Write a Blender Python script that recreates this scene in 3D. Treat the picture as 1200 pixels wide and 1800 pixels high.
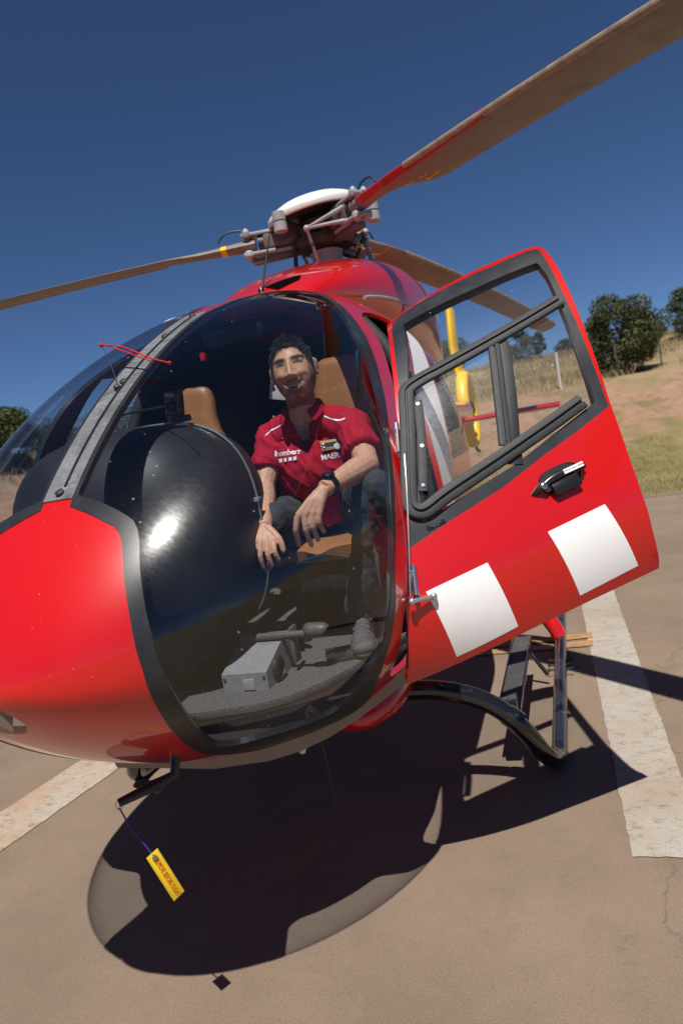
import bpy, bmesh, math, random
import numpy as np
from mathutils import Vector, Matrix, Euler, geometry, noise
from mathutils.bvhtree import BVHTree

for o in list(bpy.data.objects):
    bpy.data.objects.remove(o, do_unlink=True)
scene = bpy.context.scene
COL = scene.collection
PI = math.pi
rnd = random.Random(7)

# ---------------------------------------------------------------- camera
def set_camera(loc, yaw, pitch, roll, lens):
    fw = Vector((math.sin(yaw)*math.cos(pitch), math.cos(yaw)*math.cos(pitch), math.sin(pitch)))
    r = Vector((math.cos(yaw), -math.sin(yaw), 0)); u = r.cross(fw)
    c, s = math.cos(roll), math.sin(roll)
    r2 = r*c - u*s; u2 = r*s + u*c
    m = Matrix((r2, u2, -fw)).transposed().to_4x4(); m.translation = Vector(loc)
    cd = bpy.data.cameras.new('camera'); co = bpy.data.objects.new('camera', cd)
    COL.objects.link(co); co.matrix_world = m
    cd.sensor_fit = 'VERTICAL'; cd.sensor_height = 36; cd.lens = lens
    cd.clip_start = .05; cd.clip_end = 3000
    cd.dof.use_dof = True; cd.dof.focus_distance = 2.45; cd.dof.aperture_fstop = 3.2
    scene.camera = co
set_camera((1.24, -4.44, 1.511), -.3093, -.09184, .17141, 1282/1800*36)

# ---------------------------------------------------------------- sky and sun
SUN = Vector((.11, -.47, 1.0)).normalized()
w = bpy.data.worlds.new('World'); scene.world = w; w.use_nodes = True
nt = w.node_tree; nt.nodes.clear()
sky = nt.nodes.new('ShaderNodeTexSky'); sky.sky_type = 'NISHITA'; sky.sun_disc = False
sky.sun_elevation = math.asin(SUN.z)
sky.sun_rotation = math.atan2(SUN.x, SUN.y)
sky.altitude = 3000; sky.air_density = .85; sky.dust_density = .4; sky.ozone_density = 10
bg = nt.nodes.new('ShaderNodeBackground'); bg.inputs['Strength'].default_value = .056
ow = nt.nodes.new('ShaderNodeOutputWorld')
nt.links.new(sky.outputs[0], bg.inputs[0]); nt.links.new(bg.outputs[0], ow.inputs[0])
sl = bpy.data.lights.new('sun', 'SUN'); sl.energy = 5.0; sl.angle = math.radians(.53); sl.color = (1, .955, .89)
so = bpy.data.objects.new('sun', sl); COL.objects.link(so)
so.rotation_euler = SUN.to_track_quat('Z', 'Y').to_euler(); so.location = (3, -6, 14)
vs = scene.view_settings
vs.view_transform = 'Standard'; vs.look = 'None'; vs.gamma = 1; vs.use_curve_mapping = False; vs.exposure = .33
scene.cycles.max_bounces = 10; scene.cycles.transparent_max_bounces = 24

# ---------------------------------------------------------------- materials
def newmat(name):
    m = bpy.data.materials.new(name); m.use_nodes = True; t = m.node_tree; t.nodes.clear()
    out = t.nodes.new('ShaderNodeOutputMaterial'); return m, t, out
def N(t, k, **kw):
    n = t.nodes.new(k)
    for a, b in kw.items(): setattr(n, a, b)
    return n
def mat(name, c, rough=.5, metal=0, coat=0, var=.12, vscale=6, bump=0, bscale=60, spots=None, spec=.5, rvar=.1, c2=None, c2scale=3, c2lo=.5, c2hi=.62, sub=0, fine=None):
    m, t, out = newmat(name); L = t.links
    p = N(t, 'ShaderNodeBsdfPrincipled'); L.new(p.outputs[0], out.inputs[0])
    tc = N(t, 'ShaderNodeTexCoord')
    nz = N(t, 'ShaderNodeTexNoise'); nz.inputs['Scale'].default_value = vscale; nz.inputs['Detail'].default_value = 6; nz.inputs['Roughness'].default_value = .6
    L.new(tc.outputs['Object'], nz.inputs['Vector'])
    rp = N(t, 'ShaderNodeMapRange'); rp.inputs['From Min'].default_value = .3; rp.inputs['From Max'].default_value = .7
    rp.inputs['To Min'].default_value = 1-var; rp.inputs['To Max'].default_value = 1+var
    L.new(nz.outputs['Fac'], rp.inputs['Value'])
    mx = N(t, 'ShaderNodeMix', data_type='RGBA', blend_type='MULTIPLY'); mx.inputs['Factor'].default_value = 1
    mx.inputs['A'].default_value = (*c, 1)
    cmb = N(t, 'ShaderNodeCombineColor')
    for i in range(3): L.new(rp.outputs[0], cmb.inputs[i])
    L.new(cmb.outputs[0], mx.inputs['B'])
    col = mx.outputs['Result']
    def over(colr, scale, lo, hi, col, detail=8, ro=.65, strength=1):
        n2 = N(t, 'ShaderNodeTexNoise'); n2.inputs['Scale'].default_value = scale; n2.inputs['Detail'].default_value = detail; n2.inputs['Roughness'].default_value = ro
        L.new(tc.outputs['Object'], n2.inputs['Vector'])
        r2 = N(t, 'ShaderNodeMapRange'); r2.inputs['From Min'].default_value = lo; r2.inputs['From Max'].default_value = hi; r2.inputs['To Max'].default_value = strength
        L.new(n2.outputs['Fac'], r2.inputs['Value'])
        m2 = N(t, 'ShaderNodeMix', data_type='RGBA'); L.new(r2.outputs[0], m2.inputs['Factor']); L.new(col, m2.inputs['A']); m2.inputs['B'].default_value = (*colr, 1)
        return m2.outputs['Result']
    if c2: col = over(c2, c2scale, c2lo, c2hi, col)
    if fine: col = over(fine[0], fine[1], fine[2], fine[3], col)
    if spots: # insect specks / chips
        vo = N(t, 'ShaderNodeTexVoronoi'); vo.inputs['Scale'].default_value = spots[1]; L.new(tc.outputs['Object'], vo.inputs['Vector'])
        sp = N(t, 'ShaderNodeSeparateColor'); L.new(vo.outputs['Color'], sp.inputs[0])
        rr = N(t, 'ShaderNodeMapRange'); rr.inputs['From Min'].default_value = .45; rr.inputs['From Max'].default_value = 1; rr.inputs['To Min'].default_value = 0; rr.inputs['To Max'].default_value = spots[2]
        L.new(sp.outputs[0], rr.inputs['Value'])
        lt = N(t, 'ShaderNodeMath', operation='LESS_THAN'); L.new(vo.outputs['Distance'], lt.inputs[0]); L.new(rr.outputs[0], lt.inputs[1])
        m3 = N(t, 'ShaderNodeMix', data_type='RGBA'); L.new(lt.outputs[0], m3.inputs['Factor']); L.new(col, m3.inputs['A']); m3.inputs['B'].default_value = (*spots[0], 1)
        col = m3.outputs['Result']
    L.new(col, p.inputs['Base Color'])
    p.inputs['Metallic'].default_value = metal
    if rvar:
        r3 = N(t, 'ShaderNodeMapRange'); r3.inputs['From Min'].default_value = .3; r3.inputs['From Max'].default_value = .7
        r3.inputs['To Min'].default_value = max(0, rough*(1-rvar)); r3.inputs['To Max'].default_value = min(1, rough*(1+rvar))
        L.new(nz.outputs['Fac'], r3.inputs['Value']); L.new(r3.outputs[0], p.inputs['Roughness'])
    else: p.inputs['Roughness'].default_value = rough
    p.inputs['Specular IOR Level'].default_value = spec
    if coat: p.inputs['Coat Weight'].default_value = coat; p.inputs['Coat Roughness'].default_value = .04
    if sub:
        p.inputs['Subsurface Weight'].default_value = sub; p.inputs['Subsurface Radius'].default_value = (.012, .004, .002); p.inputs['Subsurface Scale'].default_value = 1
    if bump:
        nb = N(t, 'ShaderNodeTexNoise'); nb.inputs['Scale'].default_value = bscale; nb.inputs['Detail'].default_value = 5
        L.new(tc.outputs['Object'], nb.inputs['Vector'])
        bm = N(t, 'ShaderNodeBump'); bm.inputs['Strength'].default_value = bump; bm.inputs['Distance'].default_value = .01
        L.new(nb.outputs['Fac'], bm.inputs['Height']); L.new(bm.outputs[0], p.inputs['Normal'])
    return m

def glassmat(name, tint, haze=.03, hrough=.2, ior=1.5, scr=1.0):
    m, t, out = newmat(name); L = t.links
    tr = N(t, 'ShaderNodeBsdfTransparent'); tr.inputs[0].default_value = (*tint, 1)
    gl = N(t, 'ShaderNodeBsdfGlossy'); gl.inputs['Roughness'].default_value = .014
    ge = N(t, 'ShaderNodeNewGeometry'); dt = N(t, 'ShaderNodeVectorMath', operation='DOT_PRODUCT'); L.new(ge.outputs['Incoming'], dt.inputs[0]); L.new(ge.outputs['Normal'], dt.inputs[1])
    ab = N(t, 'ShaderNodeMath', operation='ABSOLUTE'); L.new(dt.outputs['Value'], ab.inputs[0])
    om = N(t, 'ShaderNodeMath', operation='SUBTRACT', use_clamp=True); om.inputs[0].default_value = 1; L.new(ab.outputs[0], om.inputs[1])
    pw = N(t, 'ShaderNodeMath', operation='POWER'); L.new(om.outputs[0], pw.inputs[0]); pw.inputs[1].default_value = 5
    fr = N(t, 'ShaderNodeMath', operation='MULTIPLY_ADD'); L.new(pw.outputs[0], fr.inputs[0]); fr.inputs[1].default_value = .85; fr.inputs[2].default_value = .06
    m1 = N(t, 'ShaderNodeMixShader'); L.new(fr.outputs[0], m1.inputs[0]); L.new(tr.outputs[0], m1.inputs[1]); L.new(gl.outputs[0], m1.inputs[2])
    # fine scratches and dust film scattering light
    tc = N(t, 'ShaderNodeTexCoord')
    g2 = N(t, 'ShaderNodeBsdfGlossy'); g2.inputs['Roughness'].default_value = hrough; g2.inputs['Color'].default_value = (.9, .9, .9, 1)
    nz = N(t, 'ShaderNodeTexNoise'); nz.inputs['Scale'].default_value = 45; nz.inputs['Detail'].default_value = 8; nz.inputs['Roughness'].default_value = .75
    mp = N(t, 'ShaderNodeMapping'); mp.inputs['Scale'].default_value = (1, 4, 1); mp.inputs['Rotation'].default_value = (.4, .3, .7)
    L.new(tc.outputs['Object'], mp.inputs[0]); L.new(mp.outputs[0], nz.inputs['Vector'])
    r = N(t, 'ShaderNodeMapRange'); r.inputs['From Min'].default_value = .35; r.inputs['From Max'].default_value = .75; r.inputs['To Min'].default_value = haze*.5; r.inputs['To Max'].default_value = haze*1.7
    L.new(nz.outputs['Fac'], r.inputs['Value'])
    # dust / insect specks
    vo = N(t, 'ShaderNodeTexVoronoi'); vo.inputs['Scale'].default_value = 30; L.new(tc.outputs['Object'], vo.inputs['Vector'])
    sp = N(t, 'ShaderNodeSeparateColor'); L.new(vo.outputs['Color'], sp.inputs[0])
    rr = N(t, 'ShaderNodeMapRange'); rr.inputs['From Min'].default_value = .75; rr.inputs['From Max'].default_value = 1; rr.inputs['To Max'].default_value = .11*scr
    L.new(sp.outputs[0], rr.inputs['Value'])
    lt = N(t, 'ShaderNodeMath', operation='LESS_THAN'); L.new(vo.outputs['Distance'], lt.inputs[0]); L.new(rr.outputs[0], lt.inputs[1])
    m2 = N(t, 'ShaderNodeMixShader'); L.new(r.outputs[0], m2.inputs[0]); L.new(m1.outputs[0], m2.inputs[1]); L.new(g2.outputs[0], m2.inputs[2])
    df = N(t, 'ShaderNodeBsdfDiffuse'); df.inputs[0].default_value = (.55, .53, .5, 1)
    mm = N(t, 'ShaderNodeMath', operation='MULTIPLY'); L.new(lt.outputs[0], mm.inputs[0]); mm.inputs[1].default_value = .35
    m3 = N(t, 'ShaderNodeMixShader'); L.new(mm.outputs[0], m3.inputs[0]); L.new(m2.outputs[0], m3.inputs[1]); L.new(df.outputs[0], m3.inputs[2])
    L.new(m3.outputs[0], out.inputs[0]); return m

M = {}
M['red'] = mat('red_paint', (.52, .003, .002), .32, coat=1, var=.04, vscale=2, spots=((.75, .38, .30), 58, .075), rvar=.05)
M['red_clean'] = mat('red_paint_clean', (.52, .003, .002), .32, coat=1, var=.03, vscale=2, rvar=.05)
M['redwornshade'] = mat('worn_red_shaded', (.32, .008, .008), .5, var=.3, vscale=12, c2=(.2, .12, .09), c2scale=8, c2lo=.52, c2hi=.7)  # worn red root paint, colour darkened to stand in for shade on the blade
M['white'] = mat('white_vinyl', (.85, .85, .84), .4, var=.02, rvar=.05)
M['black'] = mat('black_trim', (.018, .019, .022), .36, var=.2, vscale=9, c2=(.05, .052, .055), c2scale=7, c2lo=.55, c2hi=.75)
M['band'] = mat('charcoal_trim', (.020, .022, .026), .42, var=.2, vscale=8, c2=(.05, .053, .057), c2scale=5, c2lo=.5, c2hi=.8)
M['post'] = mat('weathered_strip', (.13, .135, .145), .55, var=.35, vscale=9, c2=(.035, .035, .038), c2scale=11, c2lo=.54, c2hi=.68, fine=((.26, .27, .28), 60, .55, .75), bump=.12, bscale=90)
M['rubber'] = mat('black_rubber', (.012, .012, .013), .55, var=.2)
M['dark'] = mat('dark_lining', (.012, .012, .014), .75, var=.2)
M['void'] = mat('deep_black', (.003, .003, .003), 1, spec=0, rvar=0)
M['rail'] = mat('cast_grey_rail', (.030, .031, .033), .62, var=.2, vscale=30, bump=.25, bscale=260)
M['steel'] = mat('steel', (.55, .55, .56), .28, metal=1, var=.1)
M['alu'] = mat('grey_alloy', (.36, .36, .37), .42, metal=.35, var=.15, vscale=12)
M['greycoat'] = mat('grey_coated', (.30, .305, .32), .42, var=.15, vscale=12, c2=(.14, .13, .12), c2scale=8, c2lo=.6, c2hi=.75)
M['hubdark'] = mat('hub_dark', (.02, .019, .019), .55, var=.3, vscale=12, c2=(.06, .045, .035), c2scale=14, c2lo=.58, c2hi=.7)
M['hubbrown'] = mat('hub_grimy', (.10, .085, .078), .5, var=.3, vscale=14)
M['domewhite'] = mat('white_cap', (.66, .65, .60), .35, var=.05)
M['blade'] = mat('blade_grey', (.20, .165, .135), .55, var=.16, vscale=5, c2=(.13, .10, .08), c2scale=9, c2lo=.52, c2hi=.72, fine=((.27, .23, .19), 40, .6, .75))
M['bladeedge'] = mat('blade_erosion_strip', (.30, .22, .15), .5, var=.3, vscale=20, metal=.2)
M['yellow'] = mat('yellow_paint', (.75, .46, .01), .4, var=.05)
M['blue'] = mat('blue_tape', (.01, .12, .5), .5, var=.05)
M['tube'] = mat('black_gloss_tube', (.010, .010, .012), .16, coat=.6, var=.2, c2=(.06, .058, .055), c2scale=26, c2lo=.6, c2hi=.7)
M['tubeworn'] = mat('worn_skid_tube', (.018, .019, .022), .22, coat=.4, var=.3, c2=(.25, .25, .25), c2scale=45, c2lo=.62, c2hi=.68)
M['step'] = mat('anti_slip', (.06, .06, .062), .7, bump=.4, bscale=400, var=.25, vscale=25)
M['leather'] = mat('tan_leather', (.32, .135, .045), .42, var=.12, vscale=10, bump=.15, bscale=120)
M['stitch'] = mat('stitching', (.42, .24, .11), .7, var=.05)
M['carpet'] = mat('grey_carpet', (.10, .095, .09), .95, var=.3, vscale=60, bump=.9, bscale=300, fine=((.26, .25, .235), 190, .52, .62))
M['panel'] = mat('dome_black', (.014, .014, .017), .55, var=.2, vscale=10)
M['boxgrey'] = mat('grey_box', (.22, .22, .22), .5, var=.12, vscale=40, bump=.2, bscale=300)
M['lining'] = mat('tan_lining', (.22, .18, .145), .6, var=.12, vscale=7)
M['silver'] = mat('silver_cable', (.5, .5, .5), .3, metal=.8, var=.05)
M['plastic'] = mat('black_plastic', (.012, .012, .013), .3, var=.1)
M['tagyellow'] = mat('tag_yellow', (.80, .56, .01), .5, var=.05, vscale=40)
M['tagred'] = mat('tag_red', (.45, .02, .01), .6, var=.05)
M['cordblue'] = mat('blue_cord', (.01, .03, .22), .6, var=.1)
M['redyarn'] = mat('red_yarn', (.45, .006, .02), .9, var=.2, vscale=90)
M['glass'] = glassmat('windshield_glass', (.80, .83, .87), .021, .21)
M['doorglass'] = glassmat('door_glass', (.90, .92, .94), .035, .25, scr=1.3)
M['sideglass'] = glassmat('side_glass', (.55, .6, .68), .04, .25)

# ---------------------------------------------------------------- helpers
def link(o, parent=None):
    COL.objects.link(o)
    if parent: o.parent = parent
    return o
def tag(o, label=None, cat=None, group=None, kind=None):
    if label: o['label'] = label
    if cat: o['category'] = cat
    if group: o['group'] = group
    if kind: o['kind'] = kind
    return o
def empty(name, loc=(0, 0, 0)):
    o = bpy.data.objects.new(name, None); COL.objects.link(o); o.location = loc; o.empty_display_size = .1; return o
def mesh(name, v, f, mats, parent=None, smooth=True, fm=None, loc=None, nrm=None, autos=None):
    me = bpy.data.meshes.new(name); me.from_pydata([tuple(map(float, p)) for p in v], [], [tuple(map(int, q)) for q in f])
    if not isinstance(mats, (list, tuple)): mats = [mats]
    for mm in mats: me.materials.append(M[mm] if isinstance(mm, str) else mm)
    if fm is not None: me.polygons.foreach_set('material_index', np.array(fm, dtype=np.int32))
    me.polygons.foreach_set('use_smooth', np.full(len(me.polygons), bool(smooth)))
    me.update()
    if nrm is not None: me.normals_split_custom_set_from_vertices([tuple(map(float, n)) for n in nrm])
    elif smooth and autos: 
        me.set_sharp_from_angle(angle=math.radians(autos))
    o = bpy.data.objects.new(name, me); COL.objects.link(o)
    if parent is not None:
        o.parent = parent
        if parent.type == 'EMPTY': o.matrix_parent_inverse = Matrix.Translation(-parent.location)
    if loc: o.location = loc
    return o
class MB:
    def __init__(s): s.v = []; s.f = []; s.m = []
    def add(s, v, f, m=0):
        b = len(s.v); s.v += [tuple(p) for p in v]; s.f += [tuple(i+b for i in q) for q in f]; s.m += [m]*len(f); return s
    def box(s, c, size, R=None, m=0, bev=0):
        bm = bmesh.new(); bmesh.ops.create_cube(bm, size=1)
        bmesh.ops.scale(bm, vec=size, verts=bm.verts)
        if bev: bmesh.ops.bevel(bm, geom=bm.edges[:], offset=bev, segments=2, affect='EDGES', profile=.6)
        R = R or Matrix.Identity(3)
        vs_ = [R @ v.co + Vector(c) for v in bm.verts]; bm.verts.index_update()
        s.add(vs_, [[v.index for v in f.verts] for f in bm.faces], m); bm.free(); return s
    def tube(s, path, r, n=10, smooth=0, m=0, cap=True):
        P = crom(path, smooth) if smooth else [Vector(p) for p in path]
        rr = r if isinstance(r, (list, tuple)) else [r]*len(P)
        if len(rr) != len(P): rr = list(np.interp(np.linspace(0, 1, len(P)), np.linspace(0, 1, len(rr)), rr))
        vs_ = []; fs = []; t0 = None; u = None
        for i, p in enumerate(P):
            t = (P[min(i+1, len(P)-1)] - P[max(i-1, 0)]).normalized()
            if u is None:
                a = Vector((0, 0, 1)) if abs(t.z) < .9 else Vector((1, 0, 0)); u = t.cross(a).normalized()
            else:
                u = (u - t*u.dot(t)).normalized()
            wv = t.cross(u)
            for k in range(n):
                a = 2*PI*k/n; vs_.append(p + (u*math.cos(a) + wv*math.sin(a))*rr[i])
        for i in range(len(P)-1):
            for k in range(n):
                k2 = (k+1) % n; fs.append((i*n+k, i*n+k2, (i+1)*n+k2, (i+1)*n+k))
        if cap: fs.append(tuple(range(n))[::-1]); fs.append(tuple((len(P)-1)*n+k for k in range(n)))
        return s.add(vs_, fs, m)
    def lathe(s, prof, c, axis=(0, 0, 1), n=24, m=0):
        ax = Vector(axis).normalized(); q = ax.to_track_quat('Z', 'Y').to_matrix()
        vs_ = []; fs = []
        for r, z in prof:
            for k in range(n):
                a = 2*PI*k/n; vs_.append(q @ Vector((max(r, 1e-4)*math.cos(a), max(r, 1e-4)*math.sin(a), z)) + Vector(c))
        for i in range(len(prof)-1):
            for k in range(n): k2 = (k+1) % n; fs.append((i*n+k, i*n+k2, (i+1)*n+k2, (i+1)*n+k))
        fs.append(tuple(range(n))[::-1]); fs.append(tuple((len(prof)-1)*n+k for k in range(n)))
        return s.add(vs_, fs, m)
    def sph(s, c, r, R=None, n=16, m=0):
        r = Vector(r) if hasattr(r, '__len__') else Vector((r, r, r)); R = R or Matrix.Identity(3)
        vs_ = []; fs = []
        for i in range(n//2+1):
            th = PI*i/(n//2)
            for k in range(n):
                a = 2*PI*k/n; d = Vector((math.sin(th)*math.cos(a)*r.x, math.sin(th)*math.sin(a)*r.y, math.cos(th)*r.z)); vs_.append(R @ d + Vector(c))
        for i in range(n//2):
            for k in range(n): k2 = (k+1) % n; fs.append((i*n+k, (i+1)*n+k, (i+1)*n+k2, i*n+k2))
        return s.add(vs_, fs, m)
    def build(s, name, mats, parent=None, smooth=True, autos=40, loc=None):
        return mesh(name, s.v, s.f, mats, parent, smooth, s.m, loc, autos=autos)
def crom(path, k):
    P = [Vector(p) for p in path]; out = []
    for i in range(len(P)-1):
        a, b, c, d = P[max(i-1, 0)], P[i], P[i+1], P[min(i+2, len(P)-1)]
        for j in range(k):
            t = j/k
            out.append(.5*((2*b) + (c-a)*t + (2*a-5*b+4*c-d)*t*t + (3*b-a-3*c+d)*t**3))
    out.append(P[-1]); return out
def text(name, body, size, mtx, matl, parent, depth=.0006, font_sx=1.0, bold=0, align='CENTER'):
    cu = bpy.data.curves.new(name, 'FONT'); cu.body = body; cu.size = size; cu.align_x = align; cu.align_y = 'CENTER'; cu.extrude = depth; cu.offset = bold
    cu.resolution_u = 3
    o = bpy.data.objects.new(name, cu); COL.objects.link(o)
    bpy.context.view_layer.update()
    me = bpy.data.meshes.new_from_object(o.evaluated_get(bpy.context.evaluated_depsgraph_get()))
    bpy.data.objects.remove(o); bpy.data.curves.remove(cu)
    if font_sx != 1: me.transform(Matrix.Diagonal((font_sx, 1, 1, 1)))
    me.transform(mtx); me.materials.clear(); me.materials.append(M[matl])
    o = bpy.data.objects.new(name, me); COL.objects.link(o); o.parent = parent
    if parent.type == 'EMPTY': o.matrix_parent_inverse = Matrix.Translation(-parent.location)
    return o
def drape(o, bvh, n, off):
    for v in o.data.vertices:
        h, *_ = bvh.ray_cast(v.co + n*.06, -n)
        if h: v.co = h + n*off
    o.data.update()
def frame_mtx(origin, ex, ey):
    ex = Vector(ex).normalized(); ey = Vector(ey); ez = ex.cross(ey).normalized(); ey = ez.cross(ex)
    m = Matrix((ex, ey, ez)).transposed().to_4x4(); m.translation = Vector(origin); return m

# ================================================================ helicopter surface
SY0, SZN = -3.1664, 1.08
TX = .018            # centreline offset of the painted layout
def _prof(y, ye, A, p, q):
    t = np.clip((ye-y)/(ye-SY0), 0, 1); return A*np.clip(1-t**p, 0, None)**(1/q)
def profs(y):
    y = np.asarray(y, float)
    Ht = _prof(y, -.9038, 1.1781, 1.8874, 1.4804); Hb = _prof(y, -2.0593, .6039, 1.2375, 1.5443); W = _prof(y, -2.0682, .7676, 2.2455, 1.7969)
    k = np.clip((y+.75)/2.75, 0, 1); k = k*k*(3-2*k)
    zc = SZN + .54*k
    return W*(1-k)+.20*k, Ht*(1-k)+.20*k, Hb*(1-k)+.20*k, zc
N1, N2 = 2.5101, 1.9723
def S(y, ph):
    y = np.asarray(y, float); ph = np.asarray(ph, float)
    W, Ht, Hb, zc = profs(y); c, s = np.cos(ph), np.sin(ph)
    up = s >= 0; n = np.where(up, N1, N2); H = np.where(up, Ht, Hb)
    return np.stack([W*np.sign(c)*np.abs(c)**(2/n), y, zc + H*np.sign(s)*np.abs(s)**(2/n)], -1)
def inv(p):
    x, y, z = p; W, Ht, Hb, zc = [float(a) for a in profs(y)]
    dz = z-zc; up = dz >= 0; n = N1 if up else N2; H = Ht if up else Hb
    return y, math.atan2(math.copysign(abs(dz/max(H, 1e-6))**(n/2), dz), math.copysign(abs(x/max(W, 1e-6))**(n/2), x))
YL = 1.95 - SY0
def chart(y, ph):
    r = np.sqrt(np.clip((np.asarray(y, float)-SY0)/YL, 0, None)); return np.stack([r*np.cos(ph), r*np.sin(ph)], -1)
def unchart(uv):
    uv = np.asarray(uv, float); r2 = (uv**2).sum(-1); return SY0 + r2*YL, np.arctan2(uv[..., 1], uv[..., 0])
def Snrm(uv):
    e = 2e-4; uv = np.asarray(uv, float)
    def P(d): y, p = unchart(uv + d); return S(y, p)
    a = P(np.array([e, 0]))-P(np.array([-e, 0])); b = P(np.array([0, e]))-P(np.array([0, -e]))
    n = np.cross(a, b); n /= np.linalg.norm(n, axis=-1, keepdims=True)+1e-12
    p = P(np.zeros(2)); y, _ = unchart(uv); c = np.stack([0*y, y, profs(y)[3]], -1)
    flip = ((p-c)*n).sum(-1) < 0
    n[flip] *= -1
    return n
def xline(x, ya, yb, k, up=True):     # surface points at constant x
    out = []
    for y in np.linspace(ya, yb, k):
        W, Ht, Hb, zc = [float(a) for a in profs(y)]; n = N1 if up else N2; H = Ht if up else -Hb
        out.append((x, y, zc + H*(1-min(abs(x)/W, 1)**n)**(1/n)))
    return out
def top(x, y): return xline(x, y, y, 1)[0]
def side(y, z, s=1):                   # surface point at given y, z on one side
    W, Ht, Hb, zc = [float(a) for a in profs(y)]; dz = z-zc; n = N1 if dz >= 0 else N2; H = Ht if dz >= 0 else Hb
    return (s*W*max(0, 1-abs(dz/H)**n)**(1/n), y, z)
def poly(pts, k=3, mirror=False, smooth=True, rnd_=False):
    if mirror: pts = [(2*TX-p[0], p[1], p[2]) for p in pts]
    if not smooth:                      # closed rounded outline
        q = [Vector(p) for p in pts]; n = len(q); out = []
        for i in range(n):
            a, b_, c_, d_ = q[i-1], q[i], q[(i+1) % n], q[(i+2) % n]; m = max(1, int((c_-b_).length/.02))
            for j in range(m):
                t = j/m; out.append(.5*((2*b_)+(c_-a)*t+(2*a-5*b_+4*c_-d_)*t*t+(3*b_-a-3*c_+d_)*t**3) if (b_-a).length < 4*(c_-b_).length and (d_-c_).length < 4*(c_-b_).length else b_.lerp(c_, t))
        pts = out
    if smooth:
        q = []
        n = len(pts)
        for i in range(n):
            a, b = Vector(pts[i]), Vector(pts[(i+1) % n]); d = (b-a).length
            m = max(1, int(d/.03))
            for j in range(m): q.append(a.lerp(b, j/m))
        pts = q
    C_ = np.array([chart(*inv(p)) for p in pts])
    for _ in range(2 if smooth and rnd_ else 0):
        D_ = np.roll(C_, -1, axis=0); C_ = np.stack([C_*.75+D_*.25, C_*.25+D_*.75], 1).reshape(-1, 2)
        C_ = C_[::2] if False else C_
    return C_
def inside(P, poly_):
    x, y = P[:, 0], P[:, 1]; r = np.zeros(len(P), bool); n = len(poly_)
    for i in range(n):
        x1, y1 = poly_[i]; x2, y2 = poly_[(i+1) % n]
        if y1 == y2: continue
        c = ((y1 > y) != (y2 > y)) & (x < (x2-x1)*(y-y1)/(y2-y1)+x1); r ^= c
    return r
def triangulate(polys, pts, clear=.006):
    allp = np.concatenate(list(polys.values()))
    keep = np.ones(len(pts), bool)
    for i in range(0, len(pts), 2000):
        d = ((pts[i:i+2000, None]-allp[None])**2).sum(-1).min(1); keep[i:i+2000] = d > clear**2
    V = []; E = []
    for pl in polys.values():
        b = len(V); n = len(pl); V += [Vector(p) for p in pl]; E += [(b+i, b+(i+1) % n) for i in range(n)]
    V += [Vector(p) for p in pts[keep]]
    v2, _, f2, *_r = geometry.delaunay_2d_cdt(V, E, [], 0, 1e-6)
    return np.array([tuple(v) for v in v2]), np.array([tuple(f) for f in f2 if len(f) == 3])
def panel(name, uv, tris, mats, parent, t=.02, off=0, xf=None, disp=None):
    """one skin panel of the surface; t>0 gives it an inner face and edge walls"""
    ids, inv_ = np.unique(tris, return_inverse=True); tr = inv_.reshape(-1, 3); U = uv[ids]
    y, ph = unchart(U); P = S(y, ph); n = Snrm(U)
    P = P + n*off
    if disp is not None: P = P + n*disp(P)[:, None]
    a, b, c = P[tr[:, 0]], P[tr[:, 1]], P[tr[:, 2]]
    fl = (np.cross(b-a, c-a)*n[tr[:, 0]]).sum(-1) < 0
    tr[fl] = tr[fl][:, ::-1]
    V = [P]; NN = [n]; F = [tr]; fm = [np.zeros(len(tr), int)]
    if t > 0:
        k = len(P); V.append(P-n*t); NN.append(-n); F.append(tr[:, ::-1]+k); fm.append(np.ones(len(tr), int))
        ed = {}
        for q in tr:
            for i in range(3):
                e = (int(q[i]), int(q[(i+1) % 3])); ed[e] = ed.get(e, 0)+1
        base = 2*k; wv = []; wn = []; wf = []
        for (i, j) in ed:
            if (j, i) in ed: continue
            pi, pj, qi, qj = P[i], P[j], P[i]-n[i]*t, P[j]-n[j]*t
            nn = np.cross(pj-pi, n[i]); nn /= np.linalg.norm(nn)+1e-12
            bq = base+len(wv); wv += [pi, pj, qj, qi]; wn += [nn]*4; wf.append((bq, bq+3, bq+2, bq+1))
        faces = [tuple(x) for f in F for x in f.tolist()] + wf
        fm = np.concatenate(fm + [np.zeros(len(wf), int)])
        V = np.concatenate(V + ([np.array(wv)] if wv else [])); NN = np.concatenate(NN + ([np.array(wn)] if wn else []))
    else:
        faces = [tuple(x) for x in tr.tolist()]; V = P; NN = n; fm = fm[0]
    if xf is not None: V, NN = xf(V, NN)
    return mesh(name, V, faces, mats, parent, True, fm, nrm=NN)

HELI = empty('helicopter', (0, -1, 0))
tag(HELI, 'red light rescue helicopter parked on the pad with its front door open', 'helicopter')

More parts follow.
